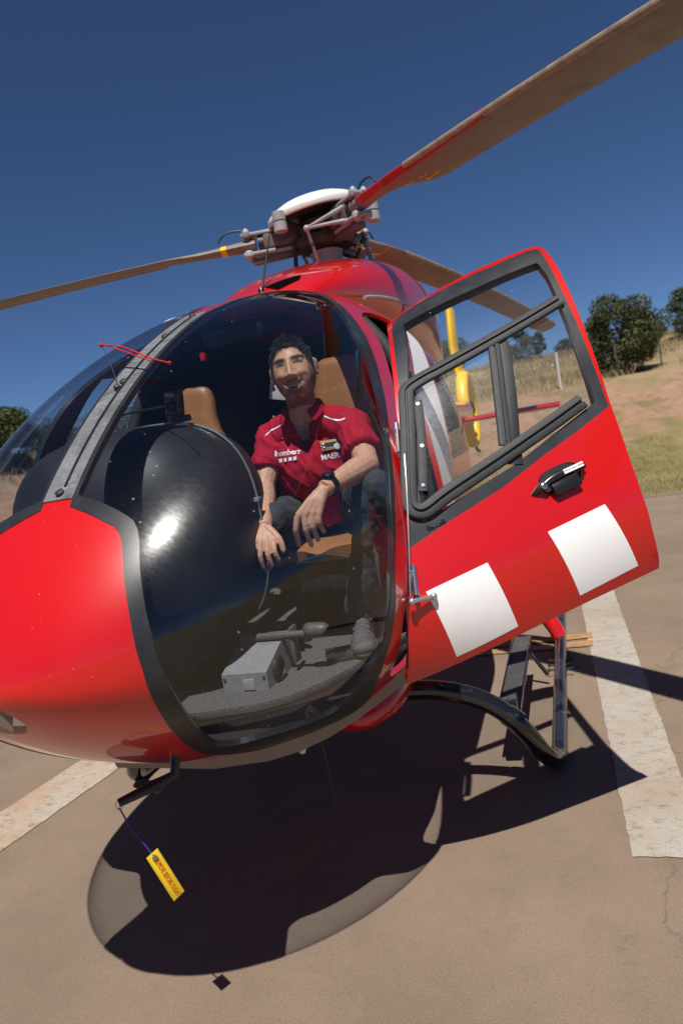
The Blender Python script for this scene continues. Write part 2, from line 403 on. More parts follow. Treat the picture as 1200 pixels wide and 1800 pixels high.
NOSE = [(.062,-2.917,1.474),(.065,-2.919,1.472),(.114,-2.934,1.453),(.168,-2.95,1.428),(.2,-2.958,1.41),(.218,-2.967,1.395),(.23,-2.98,1.375),(.246,-3.012,1.327),(.258,-3.039,1.279),(.269,-3.06,1.228),(.275,-3.071,1.191),(.281,-3.079,1.141),(.286,-3.079,1.095),(.288,-3.075,1.053),(.284,-3.056,1.008),(.275,-3.022,.959),(.26,-2.97,.903),(.232,-2.878,.827),(.21,-2.798,.773),(.197,-2.723,.73),(.21,-2.62,.685),
 (.235,-2.53,.649),(.285,-2.44,.630),(.325,-2.345,.605),(.372,-2.29,.605),(.43,-2.25,.625),(.48,-2.255,.652),(.53,-2.275,.69),(.581,-2.36,.757),(.629,-2.428,.829),(.666,-2.458,.893),(.694,-2.468,.949),(.711,-2.471,1.002),(.727,-2.447,1.119),(.735,-2.396,1.221),(.736,-2.35,1.298),(.733,-2.291,1.378),(.725,-2.236,1.447),(.712,-2.159,1.521),(.688,-2.032,1.621),(.666,-1.949,1.69),(.638,-1.853,1.766),(.611,-1.782,1.827),(.58,-1.703,1.891),(.552,-1.657,1.935),(.5,-1.575,2.009),(.46,-1.52,2.052),(.414,-1.462,2.099)]
BL = NOSE + [top(.36, -1.37), top(.27, -1.34), top(.18, -1.42), top(.11, -1.64), top(.062, -1.93)] + xline(.062, -2.0, -2.88, 18)
GL = [(.075,-2.893,1.497),(.12,-2.905,1.482),(.18,-2.922,1.456),(.223,-2.934,1.432),(.248,-2.942,1.415),(.263,-2.955,1.394),(.274,-2.973,1.367),(.284,-3.006,1.315),(.295,-3.032,1.26),(.306,-3.05,1.204),(.315,-3.059,1.138),(.323,-3.057,1.08),(.327,-3.04,1.024),(.32,-2.999,.96),(.303,-2.938,.895),(.286,-2.876,.844),(.27,-2.80,.787),(.287,-2.743,.764),(.335,-2.707,.761),(.388,-2.652,.756),(.436,-2.59,.75),(.493,-2.51,.745),(.543,-2.509,.782),(.588,-2.519,.825),(.619,-2.525,.865),(.65,-2.515,.9),(.677,-2.511,.942),(.70,-2.506,1.02),(.718,-2.468,1.123),(.727,-2.415,1.223),(.726,-2.36,1.322),(.715,-2.258,1.452),(.685,-2.11,1.598),(.63,-1.936,1.757),(.559,-1.79,1.900),(.50,-1.665,1.99)] + [top(.43, -1.55), top(.35, -1.455), top(.26, -1.43), top(.185, -1.51), top(.12, -1.72), top(.075, -1.99)] + xline(.075, -2.05, -2.86, 17)
POST = xline(.062, -2.90, -1.93, 20) + xline(-.026, -1.93, -2.90, 20)
DOORWAY = [(.516,-1.436,2.017),(.554,-1.513,1.961),(.591,-1.563,1.901),(.627,-1.648,1.827),(.654,-1.736,1.758),(.671,-1.789,1.711),(.688,-1.868,1.654),(.703,-1.936,1.601),(.73,-2.062,1.483),(.748,-2.219,1.338),(.749,-2.328,1.177),(.725,-2.40,1.0),(.706,-2.395,.936),(.672,-2.36,.864),(.614,-2.28,.768),(.621,-2.093,.735),(.625,-1.62,.735)] + [side(-1.62, .9), side(-1.62, 1.1), side(-1.61, 1.4), side(-1.57, 1.62), side(-1.38, 1.78), side(-1.1, 1.92), side(-.8, 2.02), side(-.95, 2.055), side(-1.3, 2.05)]
STRIPE = [side(-.6, 2.08), side(-.78, 2.0), side(-1.07, 1.90), side(-1.35, 1.76), side(-1.545, 1.61), side(-1.59, 1.4), side(-1.60, 1.1), side(-1.6, .93), side(-1.50, .93), side(-1.43, 1.15), side(-1.20, 1.45), side(-.98, 1.75), side(-.7, 1.92), side(-.3, 2.08)]
RWIN = [side(-1.22, 1.36), side(-1.13, 1.48), side(-.92, 1.75), side(-.68, 1.88), side(-.42, 1.86), side(-.40, 1.36)]
RDWIN = [(.480,-1.861,1.957),(.545,-1.591,1.958),(.583,-1.324,1.947),(.626,-1.343,1.874),(.667,-1.378,1.781),(.759,-1.520,1.343),(.763,-1.878,1.265),(.756,-2.256,1.217),(.71,-2.12,1.5),(.669,-2.031,1.663),(.602,-1.948,1.801)]
LAMP = [(-.14 + .125*math.sin(a), 0, 1.025 + .055*math.cos(a) - .18*(.125*math.sin(a))) for a in np.linspace(0, 2*PI, 24, endpoint=False)]
def front(x, z):                       # surface point on the lower nose at given x, z
    lo, hi = SY0+1e-4, -2.3
    for _ in range(40):
        m = (lo+hi)/2; W, Ht, Hb, zc = [float(a) for a in profs(m)]
        g = (abs(x)/W)**N2 + (abs(z-zc)/Hb)**N2 - 1
        if g > 0: lo = m
        else: hi = m
    return (x, lo, z)
LAMP = [front(p[0], p[2]) for p in LAMP]
_mi = lambda pts: [(2*TX-p[0], p[1], p[2]) for p in pts]
RP = [(-.742,-2.24,1.31),(-.738,-2.176,1.399),(-.714,-2.13,1.522),(-.657,-2.095,1.665),(-.60,-2.06,1.765),(-.535,-2.0,1.85),(-.485,-1.88,1.93),top(-.45, -1.72),top(-.41, -1.54)]
iB = [i for i, p in enumerate(BL) if abs(p[2]-1.298) < .001][0]; jB = len(NOSE)
BRP = _mi(BL[:iB]) + [(p[0], p[1]+.012, p[2]) for p in RP] + [top(-.35, -1.40), top(-.25, -1.36), top(-.15, -1.44), top(-.075, -1.66), top(-.026, -1.93)] + _mi(BL[jB+5:])
iG = [i for i, p in enumerate(GL) if abs(p[2]-1.322) < .001][0]
GRP = _mi(GL[:iG]) + [(p[0], p[1]-.02, p[2]) for p in RP[1:]] + [top(-.34, -1.48), top(-.25, -1.45), top(-.16, -1.53), top(-.09, -1.74), top(-.039, -2.0)] + _mi(xline(.075, -2.05, -2.86, 17))
polys = dict(doorway=poly(DOORWAY, smooth=False), GL=poly(GL, smooth=False), GR=poly(GRP, smooth=False), post=poly(POST), BL=poly(BL, smooth=False), BR=poly(BRP, smooth=False), lamp=poly(LAMP),
             sL=poly(STRIPE), sR=poly(STRIPE, mirror=True), wL=poly(RWIN), wR=poly(RWIN, mirror=True), dR=poly([(-.745,-2.06,1.36),(-.702,-2.005,1.584),(-.655,-1.965,1.702),(-.60,-1.92,1.80),(-.53,-1.885,1.905),(-.495,-1.86,1.94),(-.521,-1.715,1.957),(-.547,-1.545,1.964),(-.60,-1.42,1.90),(-.69,-1.45,1.70),(-.755,-1.52,1.37)]))
g = []
for i, y in enumerate(list(SY0 + YL*np.linspace(.02, .66, 46)**2) + list(np.linspace(-.9, 1.95, 40))):
    W, Ht, Hb, zc = [float(a) for a in profs(y)]; n = max(8, int((W+(Ht+Hb)/2)*3.3/(.035 if y < -1 else .06)))
    for k in range(n): g.append(chart(y, 2*PI*(k+.5*(i % 2))/n))
grid = np.array(g)
UV, TRI = triangulate(polys, grid)
cen = UV[TRI].mean(1); lab = np.full(len(TRI), 'shell', dtype=object); ycen = unchart(cen)[0]
lab[ycen < -2.45] = 'nose'; lab[ycen > 1.93] = 'none'
for k in ('BR', 'BL', 'post', 'GR', 'GL', 'lamp', 'wL', 'wR', 'sL', 'sR', 'dR', 'doorway'):
    lab[inside(cen, polys[k])] = k
def reg(k): return TRI[lab == k]
panel('fuselage_shell', UV, reg('shell'), ['red_clean', 'dark'], HELI)
panel('nose_panel', UV, reg('nose'), ['red', 'dark'], HELI)
for k in ('BL', 'BR'): panel('windshield_frame', UV, reg(k), ['black', 'dark'], HELI, t=.016, off=.002)
for k in ('GL', 'GR'): panel('windshield', UV, reg(k), 'glass', HELI, t=0)
panel('centre_post', UV, reg('post'), ['post', 'dark'], HELI, t=.03, off=.004)
for k in ('sL', 'sR'): panel('white_stripe', UV, reg(k), ['white', 'dark'], HELI)
for k in ('wL', 'wR'): panel('rear_window', UV, reg(k), 'sideglass', HELI, t=0)
panel('side_window', UV, reg('dR'), 'doorglass', HELI, t=0)
lampglass = panel('landing_light', UV, reg('lamp'), 'doorglass', HELI, t=0)
c = Vector(front(-.14, 1.025)); c_a, c_b = Vector(front(-.20, 1.025)), Vector(front(-.14, .985)); nrm_l = (c_a-c).cross(c_b-c).normalized()
if nrm_l.y > 0: nrm_l = -nrm_l
b = MB(); b.lathe([(.080, -.010), (.072, -.02), (.05, -.05), (.02, -.06)], c, axis=nrm_l, n=24); b.sph(c-nrm_l*.035, .016)
b.build('lamp_reflector', 'steel', lampglass)
# fasteners and seam down the post
for y in (-2.885, -2.5, -2.2, -1.97):
    b = MB(); p = Vector(top(TX, y)); n = Vector((0, -.6, .8)); b.lathe([(.012, -.002), (.012, .006), (.007, .008)], p + n*.004, axis=n, n=12); b.build('post_screw', 'hubdark', HELI)
b = MB(); b.tube([Vector(top(TX+.008, y)) + Vector((0, -.004, .004)) for y in np.linspace(-2.87, -2.0, 14)], .0035, n=6); b.build('post_seam', 'rubber', HELI)

# ================================================================ open front door (built closed on the hull line, swung out on its hinges)
H1 = Vector((.735, -2.16, 1.53)); H2 = Vector((.745, -2.33, 1.10))
DR = Matrix.Rotation(math.radians(-65), 3, (H1-H2).normalized())
DRn = np.array(DR); H2n = np.array(H2)
def swing(V, Nn): return (V-H2n) @ DRn.T + H2n, Nn @ DRn.T
def sw(p): return DR @ (Vector(p)-H2) + H2
def dpt(y, z, off=0.):                  # point on the closed door at y, z, offset outward, swung open
    p = Vector(side(y, z)); e = 1e-3
    a = Vector(side(y+e, z))-Vector(side(y-e, z)); c = Vector(side(y, z+e))-Vector(side(y, z-e))
    n = a.cross(c).normalized()
    if n.x < 0: n = -n
    return sw(p + n*off), DR @ n
D_OUT = [(.588,-2.460,.800),(.650,-2.228,.789),(.667,-2.051,.786),(.664,-1.802,.781),(.659,-1.558,.775),(.674,-1.552,.796),(.725,-1.552,.887),(.764,-1.539,1.024),(.768,-1.525,1.101),(.761,-1.474,1.322),(.749,-1.436,1.449),(.723,-1.390,1.598),(.680,-1.337,1.751),(.617,-1.283,1.897),(.560,-1.249,1.988),(.53,-1.24,2.025),(.512,-1.25,2.045),(.50,-1.28,2.052),(.472,-1.405,2.065),(.415,-1.589,2.076),(.33,-1.72,2.086),(.315,-1.80,2.072),(.367,-1.873,2.025),(.534,-1.966,1.878),(.641,-2.057,1.711),(.694,-2.119,1.584),(.726,-2.162,1.474),(.744,-2.205,1.373),(.753,-2.296,1.188),(.736,-2.383,1.018)]
D_BAND = [(.754,-2.297,1.163),(.765,-2.141,1.187),(.766,-1.946,1.212),(.764,-1.779,1.250),(.763,-1.629,1.278),(.762,-1.486,1.311),(.747,-1.447,1.463),(.721,-1.407,1.605),(.675,-1.359,1.763),(.614,-1.308,1.898),(.560,-1.269,1.986),(.533,-1.258,2.020),(.518,-1.287,2.035),(.493,-1.436,2.041),(.441,-1.615,2.050),(.39,-1.752,2.048),(.37,-1.82,2.034),(.425,-1.880,1.990),(.571,-1.978,1.833),(.646,-2.044,1.705),(.687,-2.086,1.609),(.729,-2.166,1.450),(.747,-2.228,1.304),(.752,-2.272,1.218)]
D_OPEN = [(.480,-1.861,1.957),(.545,-1.591,1.958),(.572,-1.398,1.954),(.583,-1.324,1.947),(.626,-1.343,1.874),(.667,-1.378,1.781),(.759,-1.520,1.343),(.763,-1.878,1.262),(.756,-2.225,1.217),(.74,-2.17,1.37),(.669,-2.031,1.663),(.602,-1.948,1.801)]
D_S1 = [(.749,-2.314,1.025),(.764,-2.106,1.024),(.684,-2.084,.812),(.653,-2.294,.811)]
D_S2 = [(.765,-1.887,1.029),(.765,-1.673,1.031),(.686,-1.632,.813),(.684,-1.856,.811)]
HC = (-1.768, 1.160)
D_EL = [side(HC[0]+.122*math.cos(a), HC[1]+.066*math.sin(a)) for a in np.linspace(0, 2*PI, 36, endpoint=False)]
D_CAV = [side(HC[0]+.012+.074*math.copysign(abs(math.cos(a))**.7, math.cos(a)), HC[1]+.006+.04*math.copysign(abs(math.sin(a))**.7, math.sin(a))) for a in np.linspace(0, 2*PI, 36, endpoint=False)]
dp = dict(out=poly(D_OUT), band=poly(D_BAND), open=poly(D_OPEN), s1=poly(D_S1), s2=poly(D_S2), el=poly(D_EL), cav=poly(D_CAV))
g = []
for i, y in enumerate(np.arange(-2.5, -1.2, .028)):
    for z in np.arange(.74, 2.12, .03):
        p = side(y, z + .015*(i % 2))
        if abs(p[0]) > .05: g.append(chart(*inv(p)))
g = np.array(g); g = g[inside(g, dp['out'])]
DUV, DTRI = triangulate(dp, g, .004)
cen = DUV[DTRI].mean(1); dl = np.full(len(DTRI), 'none', dtype=object)
for k in ('out', 'band', 'open', 's1', 's2', 'el', 'cav'): dl[inside(cen, dp[k])] = k
def dreg(k): return DTRI[dl == k]
DOOR = panel('door', DUV, dreg('out'), ['red_clean', 'dark'], HELI, t=.035, xf=swing)
DOOR['label'] = 'open red front door with two white squares'
panel('window_surround', DUV, dreg('band'), ['band', 'dark'], DOOR, t=.03, xf=swing)
for k in ('s1', 's2'): panel('white_square', DUV, dreg(k), 'white', DOOR, t=.001, off=.0006, xf=swing)
def dish(P): r = np.clip(((P[:, 1]-HC[0])/.122)**2 + ((P[:, 2]-HC[1])/.066)**2, 0, 1); return -.022*(1-r)
panel('handle_recess', DUV, dreg('el'), 'red_clean', DOOR, t=0, xf=swing, disp=dish)
def cavd(P):
    r = np.clip(np.abs((P[:, 1]-HC[0]-.012)/.074)**3 + np.abs((P[:, 2]-HC[1]-.006)/.04)**3, 0, 1); return dish(P) - .028*(1-r**2.5)
panel('handle_cavity', DUV, dreg('cav'), 'rubber', DOOR, t=0, xf=swing, disp=cavd)
panel('door_pane', DUV, dreg('open'), 'doorglass', DOOR, t=0, off=-.008, xf=swing)
# lever, lock and label of the handle
def dframe(y, z, off): 
    p, n = dpt(y, z, off); a, _ = dpt(y+.01, z, off); return p, (a-p).normalized(), n
b = MB()
b.tube([dpt(HC[0]+d, HC[1]+h, o)[0] for d, h, o in ((-.105, -.008, -.004), (-.07, .0, .004), (-.02, .012, .008), (.05, .012, .010), (.095, .008, .004))], [.004, .014, .016, .015, .010], n=10, smooth=4)
hd = b.build('handle_lever', 'plastic', DOOR)
b = MB(); p, ex, n = dframe(HC[0]+.005, HC[1]-.026, .012); ey = n.cross(ex); R = Matrix((ex, ey, n)).transposed()
b.box(p, (.10, .040, .022), R, bev=.009); b.build('handle_paddle', 'plastic', DOOR)
b = MB(); p, ex, n = dframe(HC[0]-.064, HC[1]-.0, .0135); b.lathe([(.011, 0), (.011, .006), (.009, .0075), (.004, .0076)], p, axis=n, n=16); b.build('lock', 'steel', DOOR)
p, ex, n = dframe(HC[0]+.048, HC[1]+.013, .0255); ey = n.cross(ex); b = MB(); b.box(p, (.072, .015, .0015), Matrix((ex, ey, n)).transposed()); b.build('handle_label', 'white', DOOR, smooth=False)
text('handle_lettering', 'TIRAR PARA ABRIR', .0085, frame_mtx(p+n*.0012, ex, ey), 'plastic', DOOR, .0002)
# window rails: sweep of a rounded bar along the pane
def rail(name, pts, wd, th, matn, off=0., k=5, parent=DOOR, groove=False):
    Q = crom([(0, y, z) for y, z in pts], k); V = []; F = []
    prof = [(-1, 0), (-.97, .6), (-.8, 1), (.8, 1), (.97, .6), (1, 0)] if not groove else [(-1, 0), (-.97, .7), (-.8, 1), (-.18, 1), (-.1, .35), (.1, .35), (.18, 1), (.8, 1), (.97, .7), (1, 0)]
    m = len(prof)
    for i, q in enumerate(Q):
        p, n = dpt(q.y, q.z, off); a = dpt(*(Q[min(i+1, len(Q)-1)].yz), off)[0]; c = dpt(*(Q[max(i-1, 0)].yz), off)[0]
        t = (a-c).normalized(); s_ = n.cross(t)
        for x, h in prof: V.append(p + s_*x*wd/2 + n*h*th)
    for i in range(len(Q)-1):
        for j in range(m-1): F.append((i*m+j, (i+1)*m+j, (i+1)*m+j+1, i*m+j+1))
    F.append(tuple(range(m))); F.append(tuple((len(Q)-1)*m+j for j in range(m))[::-1])
    o = mesh(name, V, F, matn, parent, True, autos=50)
    bm = bmesh.new(); bm.from_mesh(o.data); bmesh.ops.recalc_face_normals(bm, faces=bm.faces); bm.to_mesh(o.data); bm.free()
    return o
rail('window_rail', [(-1.395, 1.737), (-1.56, 1.712), (-1.733, 1.690), (-1.9, 1.672), (-1.985, 1.664), (-2.04, 1.650), (-2.066, 1.615), (-2.111, 1.53), (-2.154, 1.45), (-2.196, 1.371), (-2.228, 1.305), (-2.236, 1.268), (-2.205, 1.246), (-2.118, 1.264), (-1.97, 1.288), (-1.874, 1.304), (-1.7, 1.335), (-1.562, 1.362)], .052, .012, 'rail', .003, groove=True)
rail('window_divider', [(-1.70, 1.675), (-1.79, 1.50), (-1.872, 1.33)], .042, .010, 'rail', .002, groove=True)
rail('window_mullion', [(-1.668, 1.68), (-1.755, 1.50), (-1.835, 1.345), (-1.872, 1.262)], .05, .003, 'rubber', .0005)
st = rail('screw_strip', [(-2.036, 1.598), (-2.10, 1.46), (-2.18, 1.305)], .030, .004, 'rail', .001)
for y, z in ((-2.043, 1.583), (-2.11, 1.44), (-2.172, 1.32)):
    b = MB(); p, n = dpt(y, z, .005); b.lathe([(.007, 0), (.006, .003), (.002, .0032)], p, axis=n, n=10); b.build('screw', 'steel', DOOR)
p, ex, n = dframe(-2.195, 1.193, .0015); ey = n.cross(ex); b = MB(); b.box(p, (.062, .014, .001), Matrix((ex, ey, n)).transposed()); pl = b.build('maker_plate', 'plastic', DOOR, smooth=False)
text('plate_lettering', 'EUROCOPTER\nEC 120', .006, frame_mtx(p+n*.0012, ex, ey), 'silver', DOOR, .0002)
# hinges, stay and cable
for hz in ((-2.135, 1.50, .10), (-2.345, 1.075, .09)):
    b = MB(); p = Vector(side(hz[0], hz[1])) + Vector((.012, -.003, 0)); ax = (H1-H2).normalized()
    b.tube([p-ax*hz[2]/2, p+ax*hz[2]/2], .009, n=12); b.box(p+Vector((-.008, .012, 0)), (.016, .03, .06), bev=.003); hg = b.build('hinge', 'steel', HELI)
    b = MB(); b.tube([p-ax*(hz[2]/2+.02), p-ax*hz[2]/2], .006, n=10); b.build('hinge_pin', 'hubdark', hg)
b = MB(); a1 = Vector(side(-2.375, 1.02)) + Vector((.012, -.01, 0)); a2 = dpt(-2.30, 1.005, .012)[0]
b.tube([a1, a1.lerp(a2, .5), a2], .007, n=8); b.sph(a1, .011, n=10); b.sph(a2, .012, n=10); b.build('door_stay', 'silver', HELI)
b = MB(); b.tube([dpt(-2.165, 1.46, .012)[0], dpt(-2.21, 1.36, .014)[0], dpt(-2.29, 1.19, .014)[0], dpt(-2.355, 1.05, .012)[0], dpt(-2.36, 1.02, .004)[0]], .0028, n=6, smooth=5); b.build('edge_cable', 'silver', DOOR)

# ================================================================ cowling, tail, rotor, landing gear
def loft(name, secs, mats, parent, n=28, cap=True, e=2.4, facefn=None):
    V = []; F = []
    for (y, hw, zb, zt) in secs:
        zc = (zb+zt)/2; h = (zt-zb)/2
        for k in range(n):
            a = 2*PI*k/n; c_, s_ = math.cos(a), math.sin(a)
            V.append((hw*math.copysign(abs(c_)**(2/e), c_)+TX*.5, y, zc+h*math.copysign(abs(s_)**(2/e), s_)))
    for i in range(len(secs)-1):
        for k in range(n): k2 = (k+1) % n; F.append((i*n+k, i*n+k2, (i+1)*n+k2, (i+1)*n+k))
    if cap: F.append(tuple(range(n))); F.append(tuple((len(secs)-1)*n+k for k in range(n))[::-1])
    return mesh(name, V, F, mats, parent, True, autos=50)
def dens(secs, k=6):
    q = crom([(s[0], s[1], s[2]) for s in secs], k); q2 = crom([(s[0], s[3], 0) for s in secs], k); return [(a.x, a.y, a.z, b_.y) for a, b_ in zip(q, q2)]
csec = dens([(-1.30, .17, 2.13, 2.222), (-1.18, .26, 2.12, 2.29), (-.95, .34, 2.10, 2.385), (-.6, .42, 2.06, 2.49), (-.2, .485, 1.95, 2.575), (.25, .505, 1.9, 2.64), (.7, .50, 1.85, 2.64), (1.15, .46, 1.8, 2.54), (1.6, .37, 1.75, 2.34), (2.0, .27, 1.7, 2.08), (2.35, .2, 1.66, 1.86)])
COWL = loft('engine_cowling', csec, 'red_clean', HELI)
# air intake on the cowling front: black sheet painted as its dark inside
def cowl_z(x, y):
    ys_ = [q[0] for q in csec]; hw, zb, zt = [float(np.interp(y, ys_, [q[k] for q in csec])) for k in (1, 2, 3)]
    return (zb+zt)/2+(zt-zb)/2*max(0, 1-min(abs(x-TX*.5)/hw, 1)**2.4)**(1/2.4)
for sx in (1,):
    A_ = [(.015, -1.205), (.06, -1.165), (.11, -1.125), (.165, -1.085)]; B_ = [(.10, -1.265), (.125, -1.235), (.15, -1.20), (.172, -1.16)]; V = []
    for t in np.linspace(0, 1, 10):
        for u_ in np.linspace(0, 1, 7):
            pa = [np.interp(t*3, range(4), [q[k] for q in A_]) for k in (0, 1)]; pb = [np.interp(t*3, range(4), [q[k] for q in B_]) for k in (0, 1)]
            x, y = sx*(pa[0]*(1-u_)+pb[0]*u_), pa[1]*(1-u_)+pb[1]*u_; V.append((x+TX*.5, y-.002, cowl_z(x+TX*.5, y)+.003))
    mesh('air_intake', V, [(i_*7+j_, i_*7+j_+1, (i_+1)*7+j_+1, (i_+1)*7+j_) for i_ in range(9) for j_ in range(6)], 'void', COWL, True)
V = []; F = []; ny_, nx_ = 12, 19
for j_ in range(ny_):
    y = -1.36+.60*j_/(ny_-1)
    for i_ in range(nx_):
        x = (-1+2*i_/(nx_-1))*.50*(.72+.28*min(j_/4, 1)); t_ = top(x, y); V.append((x*.97, y, t_[2]-.075-.03*abs(x)))
mesh('headliner', V, [(j_*nx_+i_, j_*nx_+i_+1, (j_+1)*nx_+i_+1, (j_+1)*nx_+i_) for j_ in range(ny_-1) for i_ in range(nx_-1)], 'dark', HELI, True)
b = MB(); b.tube([(.41, -.90, 2.19), (.425, -.8, 2.205), (.45, -.55, 2.228), (.475, -.32, 2.235), (.50, -.24, 2.215), (.50, -.26, 2.15)], .009, n=10, smooth=4); b.build('roof_rail', 'alu', HELI)
b = MB(); b.sph((-.30, -1.42, 2.165), (.10, .10, .022)); b.build('roof_antenna_disc', 'domewhite', HELI)
b = MB(); b.tube([(.02, -1.24, 2.25), (.02, -.99, 2.575)], [.006, .004], n=8); b.lathe([(.018, 0), (.014, .02), (.008, .03)], (.02, -1.24, 2.245), n=12); b.build('roof_whip_antenna', 'plastic', HELI)
# tail
loft('tail_boom', dens([(1.7, .21, 1.41, 1.85), (2.4, .19, 1.44, 1.82), (3.6, .165, 1.47, 1.79), (4.8, .145, 1.5, 1.77), (5.35, .13, 1.5, 1.8)]), 'red_clean', HELI, n=24, e=2.1)
def foil(name, secs, matn, parent, n=20):      # vertical fin: (z, y front, y back, half thickness, x offset)
    V = []; F = []
    for z, ya, yb, th, xo in secs:
        for k in range(n):
            a = 2*PI*k/n; V.append((xo+th*math.sin(a), (ya+yb)/2-(yb-ya)/2*math.cos(a), z))
    for i in range(len(secs)-1):
        for k in range(n): k2 = (k+1) % n; F.append((i*n+k, i*n+k2, (i+1)*n+k2, (i+1)*n+k))
    F.append(tuple(range(n))[::-1]); F.append(tuple((len(secs)-1)*n+k for k in range(n)))
    return mesh(name, V, F, matn, parent, True, autos=60)
FIN = foil('tail_fin', [(3.17, 6.22, 6.42, .02, -.075), (3.12, 6.08, 6.5, .055, -.075), (2.6, 5.86, 6.45, .06, -.085), (2.25, 5.7, 6.42, .065, -.05), (2.1, 5.62, 6.4, .07, -.01)], 'yellow', HELI)
b = MB(); R0, r0 = .47, .075; cy, cz = 5.88, 1.68; V = []; F = []
for i in range(40):
    a = 2*PI*i/40
    for k in range(12):
        t = 2*PI*k/12; rr = R0 + r0*.9*math.cos(t); V.append((.02+.085*math.sin(t), cy+rr*math.cos(a), cz+rr*math.sin(a)))
for i in range(40):
    for k in range(12): F.append((i*12+k, ((i+1) % 40)*12+k, ((i+1) % 40)*12+(k+1) % 12, i*12+(k+1) % 12))
b.add(V, F); b.build('fenestron_ring', 'yellow', HELI)
b = MB(); b.lathe([(.11, -.08), (.11, .05), (.05, .09)], (.02, cy, cz), axis=(1, 0, 0))
for i in range(8):
    a = 2*PI*i/8; b.box((.02, cy+.23*math.cos(a), cz+.23*math.sin(a)), (.02, .3, .06), Matrix.Rotation(a, 3, 'X'))
b.build('fenestron_rotor', 'hubdark', HELI)
b = MB(); b.tube([(.02, 6.0, 1.25), (.02, 6.2, 1.10), (.02, 6.5, 1.06)], .02, n=8, smooth=4); b.build('tail_bumper', 'rubber', HELI)
for sx in (-1, 1):
    V = []; F = []
    for x in (.08, 1.22):
        for k in range(16):
            a = 2*PI*k/16; V.append((sx*x+.01, 4.38-.17*math.cos(a), 1.535+.035*math.sin(a)))
    for k in range(16): k2 = (k+1) % 16; F.append((k, k2, 16+k2, 16+k))
    F += [tuple(range(16))[::-1], tuple(range(16, 32))]
    mesh('horizontal_stabilizer', V, F, 'red_clean', HELI, True, autos=50)

# ---- rotor head
HUB = Vector((.012, 0, 2.80)); TH = -.785
b = MB(); b.lathe([(.13, 2.50), (.13, 2.57), (.115, 2.575), (.115, 2.60), (.095, 2.605), (.095, 2.66), (.10, 2.662), (.10, 2.68), (.075, 2.685), (.075, 2.80), (.10, 2.80), (.10, 2.90)], (HUB.x, 0, 0), n=28); b.build('rotor_mast', 'greycoat', HELI)
b = MB(); b.lathe([(.08, 2.69), (.17, 2.70), (.19, 2.73), (.19, 2.76), (.12, 2.77)], (HUB.x, 0, 0), n=28); b.build('swashplate', 'hubdark', HELI)
HB = MB(); HB.lathe([(.09, 2.755), (.15, 2.77), (.165, 2.79), (.165, 2.85), (.14, 2.87), (.13, 2.90), (.18, 2.935), (.1, 2.95)], (HUB.x, 0, 0), n=30)
for k in range(9):
    a = k*2*PI/9+.2; HB.box((HUB.x+.15*math.cos(a), .15*math.sin(a), 2.755), (.07, .05, .05), Matrix.Rotation(a, 3, 'Z'), bev=.008)
    HB.lathe([(.014, 0), (.014, -.03)], (HUB.x+.19*math.cos(a), .19*math.sin(a), 2.765), n=8)
HEAD = HB.build('rotor_hub', 'hubdark', HELI)
tilt = Vector((-.09, -.11, 1)).normalized()
b = MB(); b.lathe([(.27, -.022), (.284, -.018), (.287, .0), (.282, .014), (.25, .042), (.19, .068), (.11, .086), (.0, .092)], HUB+Vector((-.035, -.02, .125)), axis=tilt, n=40); b.build('hub_cap', 'domewhite', HELI)
b = MB(); b.lathe([(.268, -.024), (.255, .01), (.12, .04), (.0, .045)], HUB+Vector((-.035, -.02, .123)), axis=tilt, n=40); b.build('hub_cap_lining', 'hubdark', HELI)
def blade_part(name, az, st, matn, parent, n=26, fmat=None):
    """st: list of (r, lead, trail, thick, pitch_deg, dz)"""
    e = Vector((math.cos(az), math.sin(az), 0)); ld = Vector((math.sin(az), -math.cos(az), 0)); V = []; F = []
    for r, le, tr_, th, pi_, dz in st:
        c_ = math.cos(math.radians(pi_)); s_ = math.sin(math.radians(pi_))
        for k in range(n):
            t = k/n; u = 1-2*t if t < .5 else 2*t-1            # upper trail->lead etc
            x = (1+math.cos(PI*2*t))/2                          # 1 at lead, 0 at trail
            xc = 1-x; yt = (1.9*math.sqrt(max(xc, 0))-1.0*xc-.9*xc**3)*.62*th*(1 if t < .5 else -1)
            ch = tr_ + (le-tr_)*x
            V.append(HUB + e*r + ld*(ch*c_ - yt*s_) + Vector((0, 0, ch*s_ + yt*c_ + dz)))
    m = len(st)
    for i in range(m-1):
        for k in range(n): k2 = (k+1) % n; F.append((i*n+k, i*n+k2, (i+1)*n+k2, (i+1)*n+k))
    F.append(tuple(range(n))[::-1]); F.append(tuple((m-1)*n+k for k in range(n)))
    o = mesh(name, V, F, matn, parent, True, autos=40)
    bm = bmesh.new(); bm.from_mesh(o.data); bmesh.ops.recalc_face_normals(bm, faces=bm.faces); bm.to_mesh(o.data); bm.free(); return o
